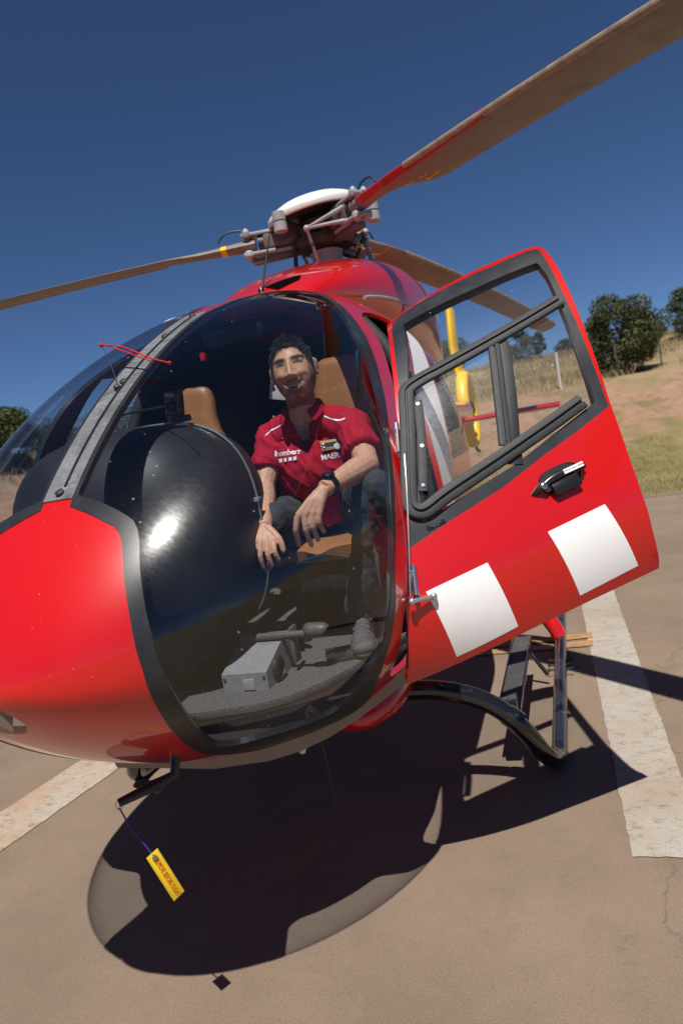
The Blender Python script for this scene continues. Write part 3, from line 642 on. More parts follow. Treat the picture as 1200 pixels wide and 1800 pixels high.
for k in range(3):
    az = TH + k*2*PI/3
    e = Vector((math.cos(az), math.sin(az), 0)); ld = Vector((math.sin(az), -math.cos(az), 0)); up = Vector((0, 0, 1)); R = Matrix((e, ld, up)).transposed()
    dz = lambda r: -.37*(max(r-.3, 0)/4.7)**1.6
    P0 = 9
    stn = [(.42, .05, -.05, .085, 3, 0), (.55, .055, -.055, .07, 5, dz(.55)), (.68, .062, -.06, .055, 7, dz(.68)), (.76, .066, -.075, .05, P0, dz(.76)), (.82, .068, -.10, .045, P0, dz(.82)), (.88, .07, -.15, .04, P0, dz(.88)), (.94, .07, -.185, .036, P0, dz(.94)), (1.0, .07, -.195, .034, P0, dz(1.0))]
    stn += [(r, .07, -.195, .033, P0-(r-1)*1.6, dz(r)) for r in np.linspace(1.25, 4.72, 16)] + [(4.85, .05, -.185, .026, 3, dz(4.85)), (4.95, -.03, -.175, .018, 3, dz(4.95)), (5.0, -.12, -.17, .01, 3, dz(5.0))]
    BL_ = blade_part('rotor_blade', az, stn, 'blade', HELI)
    BL_['label'] = ('rotor blade with a red root reaching over the open door', 'rotor blade passing behind the open door window', 'rotor blade with a yellow root band stretching out over the nose')[k]
    blade_part('erosion_strip', az, [(r, .0725, .045, .036, P0-(r-1)*1.6, dz(r)-.0002) for r in np.linspace(1.0, 4.7, 16)], 'bladeedge', BL_)
    def band(nm, r1, r2, mt, g_=.0018):
        ra = [s_ for s_ in stn if r1 < s_[0] < r2]
        def itp(r):
            rs = [s_[0] for s_ in stn]; return tuple([r] + [float(np.interp(r, rs, [s_[j] for s_ in stn])) for j in range(1, 6)])
        ss = [itp(r1)] + ra + [itp(r2)]
        blade_part(nm, az, [(s_[0], s_[1]+g_, s_[2]-g_, s_[3]+g_*3, s_[4], s_[5]) for s_ in ss], mt, BL_)
    if k == 0:
        band('root_band', .50, .52, 'blue')
        blade_part('red_root_strip', az, [(r, .0722, le, .06 if r < .7 else .042, P0 if r > .7 else 6, dz(r)-.001) for r, le in ((.53, -.02), (.7, -.01), (.85, .0), (1.0, .0), (1.2, .005), (1.4, .02), (1.6, .04))], 'redwornshade', BL_)
        for tt, rr, oo, ss_ in (('7-10', .88, -.05, .03), ('C.31', .99, -.06, .03), ('SN 2-8.9', 1.0, -.11, .032)):
            c_ = HUB + e*rr + ld*oo + up*(dz(rr)-.033)
            text('blade_lettering', tt, ss_, frame_mtx(c_, e, ld*.985+up*.16), 'yellow', BL_, .0008)
    elif k == 2: band('root_band', .60, .635, 'yellow')
    else: band('root_band', .72, .74, 'red_clean')
    # sleeve, forks, bolts, damper, pitch horn and link
    b = MB()
    for s_ in (1, -1):
        b.box(HUB+e*.40+up*.058*s_, (.20, .10, .02), R, bev=.008); b.box(HUB+e*.27+up*.062*s_, (.18, .07, .024), R, bev=.01)
        for q in (-1, 1): b.lathe([(.024, -.02), (.028, -.012), (.028, .012), (.018, .02), (.012, .034)], HUB+e*.465+ld*.034*q+up*.06*s_, n=12, axis=up*s_)
    SL = b.build('blade_sleeve', 'greycoat', HEAD)
    b = MB(); b.box(HUB+e*.26+ld*.0, (.22, .11, .09), R, bev=.02); b.box(HUB+e*.30-up*.095, (.30, .055, .04), R @ Matrix.Rotation(.06, 3, 'Y'), bev=.012); b.build('sleeve_yoke', 'hubbrown', HEAD)
    b = MB()
    hp = HUB+e*.17+ld*.20+up*(-.03); b.tube([HUB+e*.36+ld*.03+up*.03, HUB+e*.27+ld*.12, hp], [.017, .011, .010], n=10); b.tube([HUB+e*.36+ld*.03-up*.05, HUB+e*.27+ld*.12-up*.04, hp], [.015, .010, .009], n=10); b.sph(hp, .02, n=12)
    b.build('pitch_horn', 'greycoat', HEAD)
    b = MB(); b.tube([HUB+e*.14+up*.0, HUB+e*.40], .047, n=18); SV = b.build('sleeve_bearing', 'rubber', HEAD)
    b = MB(); b.tube([HUB+e*.205, HUB+e*.225], .0495, n=18); b.build('bearing_band', 'yellow', HEAD)
    b = MB(); lp = Vector((HUB.x, 0, 2.56))+(hp-HUB).normalized()*.14; lp.z = 2.55; b.tube([hp, lp], .010, n=10); b.sph(hp, .016, n=10)
    PL_ = b.build('pitch_link', 'alu' if k != 1 else 'hubdark', HEAD)
    b = MB(); b.tube([hp.lerp(lp, .33), hp.lerp(lp, .42)], .0125, n=10); b.build('link_band', 'blue' if k == 0 else 'yellow', HEAD)
    da = az + math.radians(43); dp_ = HUB + Vector((math.cos(da), math.sin(da), 0))*.325 + up*.04
    b = MB()
    for z0 in (-.056, .004): b.lathe([(.01, z0), (.037, z0), (.040, z0+.003), (.040, z0+.050), (.037, z0+.053), (.02, z0+.054)], dp_, n=28)
    b.lathe([(.03, -.012), (.03, .012)], dp_, n=16); DMP = b.build('damper', 'greycoat', HEAD, autos=22)
    b = MB(); b.tube([dp_, HUB+Vector((math.cos(da), math.sin(da), 0))*.18+up*.02], .018, n=8); b.build('damper_arm', 'hubdark', HEAD)
    b = MB(); q = HUB+e*.46; b.tube([q+up*.07, q+up*.10+e*.05, q+up*.095+e*.14, q+up*.05+e*.19], .006, n=8, smooth=6); b.build('bonding_cable', 'rubber', HEAD)
for q in ((-.16, -.10), (-.05, .22), (.22, .12)): b = MB(); b.tube([(HUB.x+q[0], q[1], 2.74), (HUB.x+q[0]*1.2, q[1]*1.2, 2.45)], .014, n=8); b.build('control_rod', 'hubdark', HELI)

# ---- landing gear
for sx in (1, -1):
    X = lambda x: sx*x + (.0 if sx > 0 else .0)
    path = [(X(.16), -1.62, .47), (X(.36), -1.605, .455), (X(.5), -1.59, .458), (X(.62), -1.58, .446), (X(.74), -1.57, .408), (X(.84), -1.56, .345), (X(.92), -1.54, .245), (X(.975), -1.50, .135), (X(1.012), -1.45, .07), (X(1.03), -1.36, .04), (X(1.032), -1.26, .036)]
    b = MB(); b.tube(path, [.040]*7+[.038]*2+[.036]*2, n=18, smooth=6); SK = b.build('front_cross_tube', 'tube', HELI)
    b = MB(); t_ = Vector((X(.885), -1.55, .30)); d_ = Vector((sx*.09, .01, -.09)).normalized(); b.tube([t_-d_*.03, t_+d_*.03], .045, n=18); b.build('tube_clamp', 'tube', SK)
    b = MB(); b.tube([(X(1.032), -1.27, .037), (X(1.034), -.3, .037), (X(1.036), .95, .037), (X(1.036), 1.05, .06)], .0355, n=18); SKT = b.build('skid_tube', 'tubeworn', HELI)
    for y in (-.12, -.20, -.28):
        b = MB(); b.tube([(X(.975), y, .045), (X(1.095), y, .045)], .0045, n=8); b.sph((X(.972), y, .045), .009, n=8); b.sph((X(1.098), y, .045), .009, n=8); b.build('skid_bolt', 'hubdark', SKT)
    b = MB(); b.tube([(X(1.03), .30, .05), (X(1.0), .32, .13), (X(.9), .36, .26), (X(.7), .4, .40), (X(.3), .42, .52)], [.045, .05, .05, .048, .045], n=16, smooth=6); b.build('rear_cross_tube', 'red_clean', HELI)
    b = MB(); b.box((X(.855), -.86, .262), (.085, 1.04, .022), bev=.006); SP = b.build('boarding_step', 'step', HELI)
    for q in (-1, 1): b = MB(); b.box((X(.855)+q*.046, -.86, .262), (.008, 1.05, .034), bev=.002); b.build('step_edge', 'tube', SP)
    b = MB(); b.box((X(.86), -1.40, .29), (.07, .06, .05), bev=.008); b.build('step_bracket', 'tube', SP); b = MB(); b.tube([(X(.855), -.40, .255), (X(.97), -.40, .06)], .012, n=8); b.build('step_bracket', 'tube', SP)
for sx in (1, -1): b = MB(); b.sph((sx*.34, -1.66, .49), (.17, .33, .095), n=28); b.build('cross_tube_fairing', 'red_clean', HELI)
b = MB(); b.tube([(.30, -2.17, .55), (.305, -2.155, .25)], [.004, .0025], n=8); b.build('belly_whip_antenna', 'plastic', HELI)
b = MB(); b.lathe([(.018, 0), (.016, -.03), (.01, -.055), (.004, -.058)], (.302, -2.345, .607), n=12); b.build('belly_drain', 'domewhite', HELI)
b = MB(); b.tube([(.14, -2.80, .775), (.138, -2.82, .722), (.10, -2.86, .713), (.028, -2.925, .70)], [.014, .014, .015, .011], n=12); b.sph((.105, -2.856, .703), .014); b.build('pitot_tube', 'plastic', HELI)
# yaw string on the post
b = MB(); sp_ = Vector(top(TX, -2.53)) + Vector((0, -.01, .012)); y1 = Vector((-.10, -2.40, 1.945))
b.tube([sp_, sp_.lerp(y1, .5)+Vector((.005, 0, .004)), y1], .0014, n=6, smooth=4); b.lathe([(.012, 0), (.009, .012), (.003, .016)], sp_-Vector((0, 0, .012)), axis=(0, -.6, .8), n=10); WS = b.build('string_holder', 'hubdark', HELI)
b = MB(); y2 = Vector((.19, -2.52, 1.825))
b.tube([y1, y1.lerp(y2, .35)+Vector((0, 0, .012)), y1.lerp(y2, .7)+Vector((0, 0, .0)), y2], .0025, n=6, smooth=6)
b.tube([y1+Vector((.0, .0, .004)), y1.lerp(y2, .4)+Vector((0, 0, -.002)), y1.lerp(y2, .72)+Vector((0, 0, -.009))], .0022, n=6, smooth=6); b.sph(y1, .008, n=8); b.sph(y2, .006, n=8); b.build('yaw_string', 'redyarn', WS)

# ================================================================ ground
def concrete():
    m, t, out = newmat('concrete'); L = t.links; p = N(t, 'ShaderNodeBsdfPrincipled'); L.new(p.outputs[0], out.inputs[0]); tc = N(t, 'ShaderNodeTexCoord')
    def nz(s, d=8, r=.6):
        n = N(t, 'ShaderNodeTexNoise'); n.inputs['Scale'].default_value = s; n.inputs['Detail'].default_value = d; n.inputs['Roughness'].default_value = r; L.new(tc.outputs['Object'], n.inputs['Vector']); return n.outputs['Fac']
    def rng(v, a, b_, c, d):
        n = N(t, 'ShaderNodeMapRange'); n.inputs['From Min'].default_value = a; n.inputs['From Max'].default_value = b_; n.inputs['To Min'].default_value = c; n.inputs['To Max'].default_value = d; L.new(v, n.inputs['Value']); return n.outputs[0]
    def mix(f, a, b_):
        n = N(t, 'ShaderNodeMix', data_type='RGBA'); L.new(f, n.inputs['Factor'])
        (L.new(a, n.inputs['A']) if not isinstance(a, tuple) else setattr(n.inputs['A'], 'default_value', (*a, 1)))
        (L.new(b_, n.inputs['B']) if not isinstance(b_, tuple) else setattr(n.inputs['B'], 'default_value', (*b_, 1))); return n.outputs['Result']
    col = mix(rng(nz(1.1), .35, .65, 0, 1), (.155, .109, .074), (.208, .150, .103))
    col = mix(rng(nz(6, 9, .7), .5, .75, 0, .55), col, (.13, .095, .07))
    col = mix(rng(nz(.45, 6, .7), .56, .72, 0, .5), col, (.115, .085, .066))
    col = mix(rng(nz(230, 3, .6), .5, .68, 0, .6), col, (.29, .225, .17))
    col = mix(rng(nz(2.6, 12, .8), .60, .66, 0, .35), col, (.10, .075, .055))
    col = mix(rng(nz(190, 3, .7), .58, .66, 0, .8), col, (.06, .045, .035))
    vo = N(t, 'ShaderNodeTexVoronoi', feature='DISTANCE_TO_EDGE'); vo.inputs['Scale'].default_value = .42
    wn = N(t, 'ShaderNodeTexNoise'); wn.inputs['Scale'].default_value = 2.2; wn.inputs['Detail'].default_value = 8; L.new(tc.outputs['Object'], wn.inputs['Vector'])
    wm = N(t, 'ShaderNodeMix', data_type='RGBA', blend_type='LINEAR_LIGHT'); wm.inputs['Factor'].default_value = .35; L.new(tc.outputs['Object'], wm.inputs['A']); L.new(wn.outputs['Color'], wm.inputs['B']); L.new(wm.outputs['Result'], vo.inputs['Vector'])
    cr = rng(vo.outputs['Distance'], 0, .0035, .55, 0); brk = rng(nz(.9, 4, .6), .5, .62, 0, 1); mu = N(t, 'ShaderNodeMath', operation='MULTIPLY'); L.new(cr, mu.inputs[0]); L.new(brk, mu.inputs[1])
    col = mix(mu.outputs[0], col, (.055, .042, .033))
    col = mix(rng(nz(.8, 10, .72), .58, .74, 0, .45), col, (.30, .245, .19))
    L.new(col, p.inputs['Base Color']); p.inputs['Roughness'].default_value = .85
    b_ = N(t, 'ShaderNodeBump'); b_.inputs['Strength'].default_value = .5; b_.inputs['Distance'].default_value = .004; L.new(nz(140, 5, .7), b_.inputs['Height']); L.new(b_.outputs[0], p.inputs['Normal'])
    return m
M['concrete'] = concrete()
def paintmat(name, c, worn, lo, hi, c2):
    m, t, out = newmat(name); L = t.links; p = N(t, 'ShaderNodeBsdfPrincipled'); L.new(p.outputs[0], out.inputs[0]); tc = N(t, 'ShaderNodeTexCoord'); p.inputs['Roughness'].default_value = .8
    def nz(s_, d=8, r=.65, sc=(1, 1, 1)):
        mp = N(t, 'ShaderNodeMapping'); mp.inputs['Scale'].default_value = sc; L.new(tc.outputs['Object'], mp.inputs[0])
        n = N(t, 'ShaderNodeTexNoise'); n.inputs['Scale'].default_value = s_; n.inputs['Detail'].default_value = d; n.inputs['Roughness'].default_value = r; L.new(mp.outputs[0], n.inputs['Vector']); return n.outputs['Fac']
    def over(v, a, b_, k, A, B):
        n = N(t, 'ShaderNodeMapRange'); n.inputs['From Min'].default_value = a; n.inputs['From Max'].default_value = b_; n.inputs['To Max'].default_value = k; L.new(v, n.inputs['Value'])
        x = N(t, 'ShaderNodeMix', data_type='RGBA'); L.new(n.outputs[0], x.inputs['Factor'])
        (L.new(A, x.inputs['A']) if not isinstance(A, tuple) else setattr(x.inputs['A'], 'default_value', (*A, 1))); x.inputs['B'].default_value = (*B, 1); return x.outputs['Result']
    col = over(nz(1.6, 6, .6), .42, .68, .8, c, c2)
    col = over(nz(5, 10, .75, (.5, 3, 1)), .5, .72, .6, col, tuple(v*.78 for v in c))
    col = over(nz(13, 12, .8, (1, 1.6, 1)), lo, hi, .85, col, worn)
    col = over(nz(170, 4, .7), .58, .66, .8, col, tuple(v*.55 for v in worn))
    L.new(col, p.inputs['Base Color'])
    b_ = N(t, 'ShaderNodeBump'); b_.inputs['Strength'].default_value = .4; b_.inputs['Distance'].default_value = .004; L.new(nz(120, 6, .75), b_.inputs['Height']); L.new(b_.outputs[0], p.inputs['Normal']); return m
M['paintwhite'] = paintmat('worn_white_paint', (.36, .33, .28), (.17, .125, .09), .52, .63, (.30, .225, .16))
M['paintold'] = paintmat('old_white_paint', (.37, .33, .27), (.17, .125, .09), .52, .62, (.36, .21, .12))
M['paintorange'] = paintmat('worn_orange_paint', (.46, .22, .05), (.19, .14, .10), .44, .56, (.33, .19, .08))
M['joint'] = mat('joint', (.07, .055, .045), .95, var=.3)

# pad: concrete slabs with open joints
PX0, PX1, PY0, PY1 = -8.0, 22.0, -26.0, 6.78
def slab_edges(a, b_, c, s):
    v = [a]; q = c - math.floor((c-a)/s)*s
    while q < b_-.4:
        if q > a+.4: v.append(q)
        q += s
    return v + [b_]
GROUND = mesh('ground', [(PX0-.3, PY0-.3, -.03), (PX1+.3, PY0-.3, -.03), (PX1+.3, PY1, -.03), (PX0-.3, PY1, -.03)], [(0, 1, 2, 3)], 'joint', None, False); tag(GROUND, 'bed of the concrete helipad', 'ground', kind='structure')
xs = slab_edges(PX0, PX1, 2.62, 5.0); ys = slab_edges(PY0, PY1, .46, 5.0)
PADO = empty('helipad', (0, 0, 0)); tag(PADO, 'sunlit brown concrete helipad of large slabs', 'helipad', kind='structure')
for i in range(len(xs)-1):
    for j in range(len(ys)-1):
        gp = .004
        b = MB(); b.box(((xs[i]+xs[i+1])/2, (ys[j]+ys[j+1])/2, -.04), (xs[i+1]-xs[i]-gp, ys[j+1]-ys[j]-gp, .08), bev=.003); b.build('slab', 'concrete', PADO, smooth=False)
def sheet(name, pts, matn, z=.004):
    q = []
    for i in range(len(pts)):
        a, c_ = Vector((*pts[i], 0)), Vector((*pts[(i+1) % len(pts)], 0)); m = max(1, int((c_-a).length/.025)); nn_ = Vector((-(c_-a).y, (c_-a).x, 0)).normalized()
        for j in range(m):
            p_ = a.lerp(c_, j/m); w_ = .006*noise.noise((p_.x*22, p_.y*22, 1.3))+.004*noise.noise((p_.x*70, p_.y*70, 4.)); q.append(p_+nn_*w_)
    return mesh(name, [(p[0], p[1], z) for p in q], [tuple(range(len(q)))], matn, PADO, False)
sheet('painted_line', [(1.262, -2.03), (1.50, -2.03), (1.44, 1.30), (1.40, 4.2), (1.16, 4.2), (1.18, 1.30)], 'paintwhite')
sheet('painted_line', [(-1.70, -2.05), (-1.355, -2.03), (-1.20, -.75), (-1.40, .9), (-1.58, .9), (-1.545, -.75)], 'paintold')
sheet('orange_line', [(.50, .19), (1.225, .215), (1.23, .325), (.50, .28)], 'paintorange', .008)
sheet('orange_line', [(.50, .34), (1.23, .385), (1.232, .49), (.50, .45)], 'paintorange', .008)

# ================================================================ hillside round the pad
PROF = ([0, 1.2, 3, 5.5, 8.5, 17, 40, 110], [-.02, .05, .25, .8, 1.82, 3.35, 4.5, 5.8])
def terrain_h(x, y):
    dx = max(PX0-x, x-PX1, 0); dy = max(PY0-y, y-PY1, 0); d = math.hypot(dx, dy)
    ins = min(x-PX0, PX1-x, y-PY0, PY1-y)
    if d <= 0: return -.09 if ins > .25 else -.02-.07*ins/.25
    h = float(np.interp(d, *PROF))
    lf = min(max((-4-x)/9, 0), 1)*min(max((17-y)/6, 0), 1); h *= 1+.65*lf*lf*(3-2*lf)
    k = min(d/3, 1)
    h += k*(.22*noise.noise((x*.16, y*.16, 3.1)) + .09*noise.noise((x*.5, y*.5, 7.7)))
    bank = math.exp(-((d-6.8)/1.9)**2)
    h += bank*.24*noise.noise((x*1.3, y*1.3, 1.7))
    return h
def axis_pts(a, b_, dense):
    v = []; q = a
    while q < b_:
        v.append(q); q += .35 if dense[0] < q < dense[1] else (1.2 if dense[0]-14 < q < dense[1]+14 else 6)
    return v + [b_]
XS = axis_pts(-130, 130, (-16, 8)); YS = axis_pts(-130, 150, (6.2, 22))
V = [(x, y, terrain_h(x, y)) for y in YS for x in XS]; nx = len(XS)
F = [(j*nx+i, j*nx+i+1, (j+1)*nx+i+1, (j+1)*nx+i) for j in range(len(YS)-1) for i in range(nx-1)]
def hillmat():
    m, t, out = newmat('hillside_soil'); L = t.links; p = N(t, 'ShaderNodeBsdfPrincipled'); L.new(p.outputs[0], out.inputs[0]); ge = N(t, 'ShaderNodeNewGeometry'); sp = N(t, 'ShaderNodeSeparateXYZ'); L.new(ge.outputs['Position'], sp.inputs[0])
    def nz(s, d=8, r=.65):
        n = N(t, 'ShaderNodeTexNoise'); n.inputs['Scale'].default_value = s; n.inputs['Detail'].default_value = d; n.inputs['Roughness'].default_value = r; L.new(ge.outputs['Position'], n.inputs['Vector']); return n.outputs['Fac']
    def rng(v, a, b_, c=0., d=1.):
        n = N(t, 'ShaderNodeMapRange'); n.inputs['From Min'].default_value = a; n.inputs['From Max'].default_value = b_; n.inputs['To Min'].default_value = c; n.inputs['To Max'].default_value = d; L.new(v, n.inputs['Value']); return n.outputs[0]
    def mt(op, a, b_):
        n = N(t, 'ShaderNodeMath', operation=op)
        for i, v in enumerate((a, b_)):
            if isinstance(v, (int, float)): n.inputs[i].default_value = v
            else: L.new(v, n.inputs[i])
        return n.outputs[0]
    def mix(f, a, b_):
        n = N(t, 'ShaderNodeMix', data_type='RGBA'); L.new(f, n.inputs['Factor'])
        (L.new(a, n.inputs['A']) if not isinstance(a, tuple) else setattr(n.inputs['A'], 'default_value', (*a, 1)))
        (L.new(b_, n.inputs['B']) if not isinstance(b_, tuple) else setattr(n.inputs['B'], 'default_value', (*b_, 1))); return n.outputs['Result']
    zz = mt('ADD', sp.outputs['Z'], rng(nz(.5), .3, .7, -.5, .5))
    grass = mix(rng(nz(2.2), .4, .65), (.17, .14, .05), (.25, .195, .085))
    dry = mix(rng(nz(1.4), .4, .65), (.23, .175, .085), (.30, .225, .12))
    dirt = mix(rng(nz(3.5, 10, .7), .35, .65), (.27, .155, .095), (.36, .225, .148))
    dirt = mix(rng(nz(14, 6), .55, .7), dirt, (.22, .12, .07))
    c = mix(rng(zz, .50, .72), grass, dirt)
    c = mix(mt('MULTIPLY', rng(nz(1.3, 10, .75), .50, .60), rng(zz, .5, .8)), c, (.17, .14, .055))
    c = mix(rng(zz, 1.75, 2.1), c, dry)
    L.new(c, p.inputs['Base Color']); p.inputs['Roughness'].default_value = .95
    b_ = N(t, 'ShaderNodeBump'); b_.inputs['Strength'].default_value = .8; b_.inputs['Distance'].default_value = .08; L.new(nz(9, 10, .75), b_.inputs['Height']); L.new(b_.outputs[0], p.inputs['Normal'])
    return m
M['hill'] = hillmat()
HILL = mesh('hillside', V, F, 'hill', None, True); tag(HILL, 'dry grassy hillside with a bare earth bank behind the pad', 'hillside', kind='structure')
# concrete kerb line of the pad edge towards the grass
b = MB(); b.box(((PX0+PX1)/2, PY1+.06, -.03), (PX1-PX0, .11, .10), bev=.012); KB = b.build('kerb', 'concrete', None); tag(KB, 'low concrete kerb along the grass', 'kerb', kind='structure')
# grass
M['grassgreen'] = mat('grass_green', (.20, .165, .055), .8, var=.35, vscale=1.5); M['grassdry'] = mat('grass_dry', (.29, .22, .105), .85, var=.3, vscale=1.5)
rg = np.random.default_rng(5)
def grass(name, n, hmin, hmax, wd, test, matn, label):
    V = []; F = []; c = 0
    while c < n:
        x = rg.uniform(-17, 9); y = rg.uniform(6.95, 27)
        if abs(x-1.24) > (y+4.44)*1.0+2 or (x-1.24)/(y+4.44) > .28: continue
        z = terrain_h(x, y)
        if not test(x, y, z): continue
        c += 1; h = rg.uniform(hmin, hmax); a = rg.uniform(0, 2*PI); dx, dy = math.cos(a)*wd, math.sin(a)*wd; lx, ly = rg.normal(0, .35, 2)*h
        k = len(V); V += [(x-dx, y-dy, z-.01), (x+dx, y+dy, z-.01), (x+lx*.45+dx*.6, y+ly*.45+dy*.6, z+h*.6), (x+lx, y+ly, z+h)]; F += [(k, k+1, k+2), (k, k+2, k+3)]
    o = mesh(name, V, F, matn, None, True); tag(o, label, 'grass', kind='stuff')
def patch(x, y): return noise.noise((x*.35, y*.35, 5.0))
grass('short_grass', 16000, .02, .06, .006, lambda x, y, z: z < .6 and patch(x, y) > -.15, 'grassgreen', 'short parched grass between the kerb and the earth bank')
grass('dry_grass', 34000, .10, .28, .006, lambda x, y, z: (z > 1.95 and patch(x, y) > -.3) or (.8 < z and patch(x*1.7, y*1.7) > .55), 'grassdry', 'tall dry grass covering the upper hillside')
# trees
M['bark'] = mat('bark', (.10, .075, .055), .9, var=.3, vscale=9, bump=.5, bscale=30)
def leafmat(name, a, b_):
    return mat(name, a, .6, var=.35, vscale=2.5, c2=b_, c2scale=1.7, c2lo=.45, c2hi=.65, rvar=0, spec=.3)
M['leafA'] = leafmat('leaf_olive', (.050, .062, .018), (.085, .092, .03)); M['leafB'] = leafmat('leaf_green', (.045, .065, .016), (.075, .095, .025)); M['leafC'] = leafmat('leaf_grey', (.075, .085, .045), (.11, .115, .06))
def tree(name, label, x, y, h, wd, seed, leaf, nleaf=5200, group=None, lean=0, stem=.18):
    r = np.random.default_rng(seed); z = terrain_h(x, y)-.05
    root = empty(name, (x, y, z)); tag(root, label, 'tree', group)
    b = MB(); base = Vector((x, y, z)); tp = base + Vector((lean, 0, h*.62))
    b.tube([base, base.lerp(tp, .4)+Vector((r.normal(0, .05), r.normal(0, .05), 0)), tp], [.05*h/2+.02, .035*h/2+.01, .012*h], n=8, smooth=3)
    cl = []
    nb = 26
    for i in range(nb):
        u = r.uniform(0, 1); a = r.uniform(0, 2*PI); zz = stem + (1-stem)*(.08+.86*u); prf = math.sin(PI*min(max((zz-stem)/(1-stem), .02), .98))**.55
        rad = wd/2*prf*r.uniform(.45, .86); c = Vector((x+lean*zz+rad*math.cos(a), y+rad*math.sin(a), z+h*zz)); cl.append((c, wd*r.uniform(.12, .21)))
        if i % 2 == 0: b.tube([base.lerp(tp, r.uniform(.25, .9)), base.lerp(tp, .8).lerp(c, .6), c], [.02*h/2, .012*h/2, .004], n=5)
    b.build('trunk', 'bark', root)
    per = nleaf//nb; V = []; F = []
    for c, s in cl:
        for _ in range(per):
            d = r.normal(0, 1, 3); d /= np.linalg.norm(d); q = np.array(c) + d*s*r.uniform(.35, 1)**.6*np.array([1.15, 1.15, .85])
            u = r.normal(0, 1, 3); u /= np.linalg.norm(u); v_ = np.cross(u, r.normal(0, 1, 3)); v_ /= np.linalg.norm(v_)+1e-9
            l = r.uniform(.03, .055)*(.75+h*.12); k = len(V); V += [q-u*l, q+v_*l*.5, q+u*l, q-v_*l*.5]; F.append((k, k+1, k+2, k+3))
    mesh('crown', V, F, leaf, root, False)
G_ = 'trees on the hillside'
tree('oak_tree', 'dense round dark tree on the bank right of the open door', 2.97, 16.6, 2.0, 2.2, 1, 'leafA', 17000, G_, stem=.06)
tree('oak_tree', 'dark tree cut by the right edge of the photo', 5.85, 22.4, 1.75, 1.7, 2, 'leafA', 10000, G_, stem=.05)
tree('bush_tree', 'small grey-green tree beside the yellow tail fin', -2.9, 27.8, 1.7, 1.7, 3, 'leafC', 4200, G_)
tree('bush_tree', 'low green bush seen through the rear part of the door window', -.1, 24.4, 1.25, 1.5, 4, 'leafC', 4200, G_, stem=.05)
tree('bush_tree', 'tiny bush on the crest seen through the door window corner', 1.72, 28.4, .75, .8, 5, 'leafB', 2600, G_, stem=.05)
tree('bush_tree', 'thin upright shrub behind the low green bush', .72, 26.2, 1.15, .55, 15, 'leafB', 2400, G_, stem=.05)
tree('pine_tree', 'dark green tree at the left edge above the bubble canopy', -13.25, 12.1, 1.75, 1.75, 6, 'leafB', 18000, G_, stem=.08)
tree('pine_tree', 'tree seen through the left bubble just right of the edge tree', -13.9, 14.9, 1.3, 2.0, 7, 'leafA', 6000, G_, stem=.08)
tree('pine_tree', 'tree seen through the side window behind the centre post', -13.7, 17.4, 1.5, 2.6, 8, 'leafC', 6000, G_, stem=.08)
tree('pine_tree', 'bushy tree seen through the far side window', -12.3, 19.6, 1.7, 3.0, 9, 'leafB', 6000, G_, stem=.08)
# fence posts
M['postwhite'] = mat('post_white', (.62, .60, .55), .8, var=.15); M['postdark'] = mat('post_dark', (.10, .09, .08), .8, var=.2)
FENCE = empty('wire_fence', (0, 15.9, terrain_h(0, 15.9))); tag(FENCE, 'low wire fence with slim posts along the top of the bank', 'fence')
FP = [(-6.2, 16.3), (-3.2, 16.2), (-.25, 16.0), (1.30, 15.55), (2.74, 16.0), (3.85, 16.4), (6.0, 16.8)]
for i, (x, y) in enumerate(FP):
    b = MB(); z = terrain_h(x, y); b.tube([(x, y, z-.1), (x, y, z+.95)], .03 if i == 3 else .02, n=8); b.build('post', 'postwhite' if i == 3 else 'postdark', FENCE)
for hh in (.35, .62, .9):
    b = MB(); b.tube([(x, y, terrain_h(x, y)+hh) for x, y in FP], .003, n=4); b.build('wire', 'postdark', FENCE)

# ================================================================ cabin interior
FL = [(-.30, -2.56), (.096, -2.59), (.274, -2.55), (.361, -2.492), (.437, -2.392), (.50, -2.25), (.545, -2.12), (.60, -1.95), (.60, -.74), (-.60, -.74), (-.60, -1.95), (-.50, -2.25), (-.42, -2.45)]
V = [(x, y, .80) for x, y in FL] + [(x, y, .77) for x, y in FL]; n = len(FL)
FLOOR = mesh('cabin_floor', V, [tuple(range(n))[::-1], tuple(range(n, 2*n))] + [(i, (i+1) % n, n+(i+1) % n, n+i) for i in range(n)], 'carpet', HELI, False)
fr = [FL[i] for i in (10, 11, 12, 0, 1, 2, 3, 4, 5, 6, 7)]; V = []; F = []
for i, (x, y) in enumerate(fr):
    lo = side(min(y+.04, -2.0), .70)[0]
    V += [(x*1.0, y+.004, .769), (x*.93, y+.05, .60)]
F = [(2*i, 2*i+1, 2*i+3, 2*i+2) for i in range(len(fr)-1)]
BKH = mesh('chin_bulkhead', V, F, 'lining', HELI, True)
b = MB(); b.tube([(x*1.001, y-.004, .783) for x, y in fr], .008, n=8); b.build('floor_trim', 'rubber', FLOOR)
b = MB(); b.box((.04, -2.612, .782), (.02, .02, .006)); 
for x, y in ((.16, -2.577), (.30, -2.538), (.40, -2.44)):
    for dz in (-.035, -.06, -.085): b = MB(); b.sph((x*.985, y+.012+(-.035-dz)*-.3, .785+dz), .004, n=8); b.build('rivet', 'steel', BKH)
V = []; F = []
for k in range(40):
    a = 2*PI*k/40; p = S(np.array(-.78), np.array(a)); V.append((p[0]*.96, -.76, 1.3+(p[2]-1.3)*.96))
mesh('rear_bulkhead', V, [tuple(range(40))], 'dark', HELI, False)
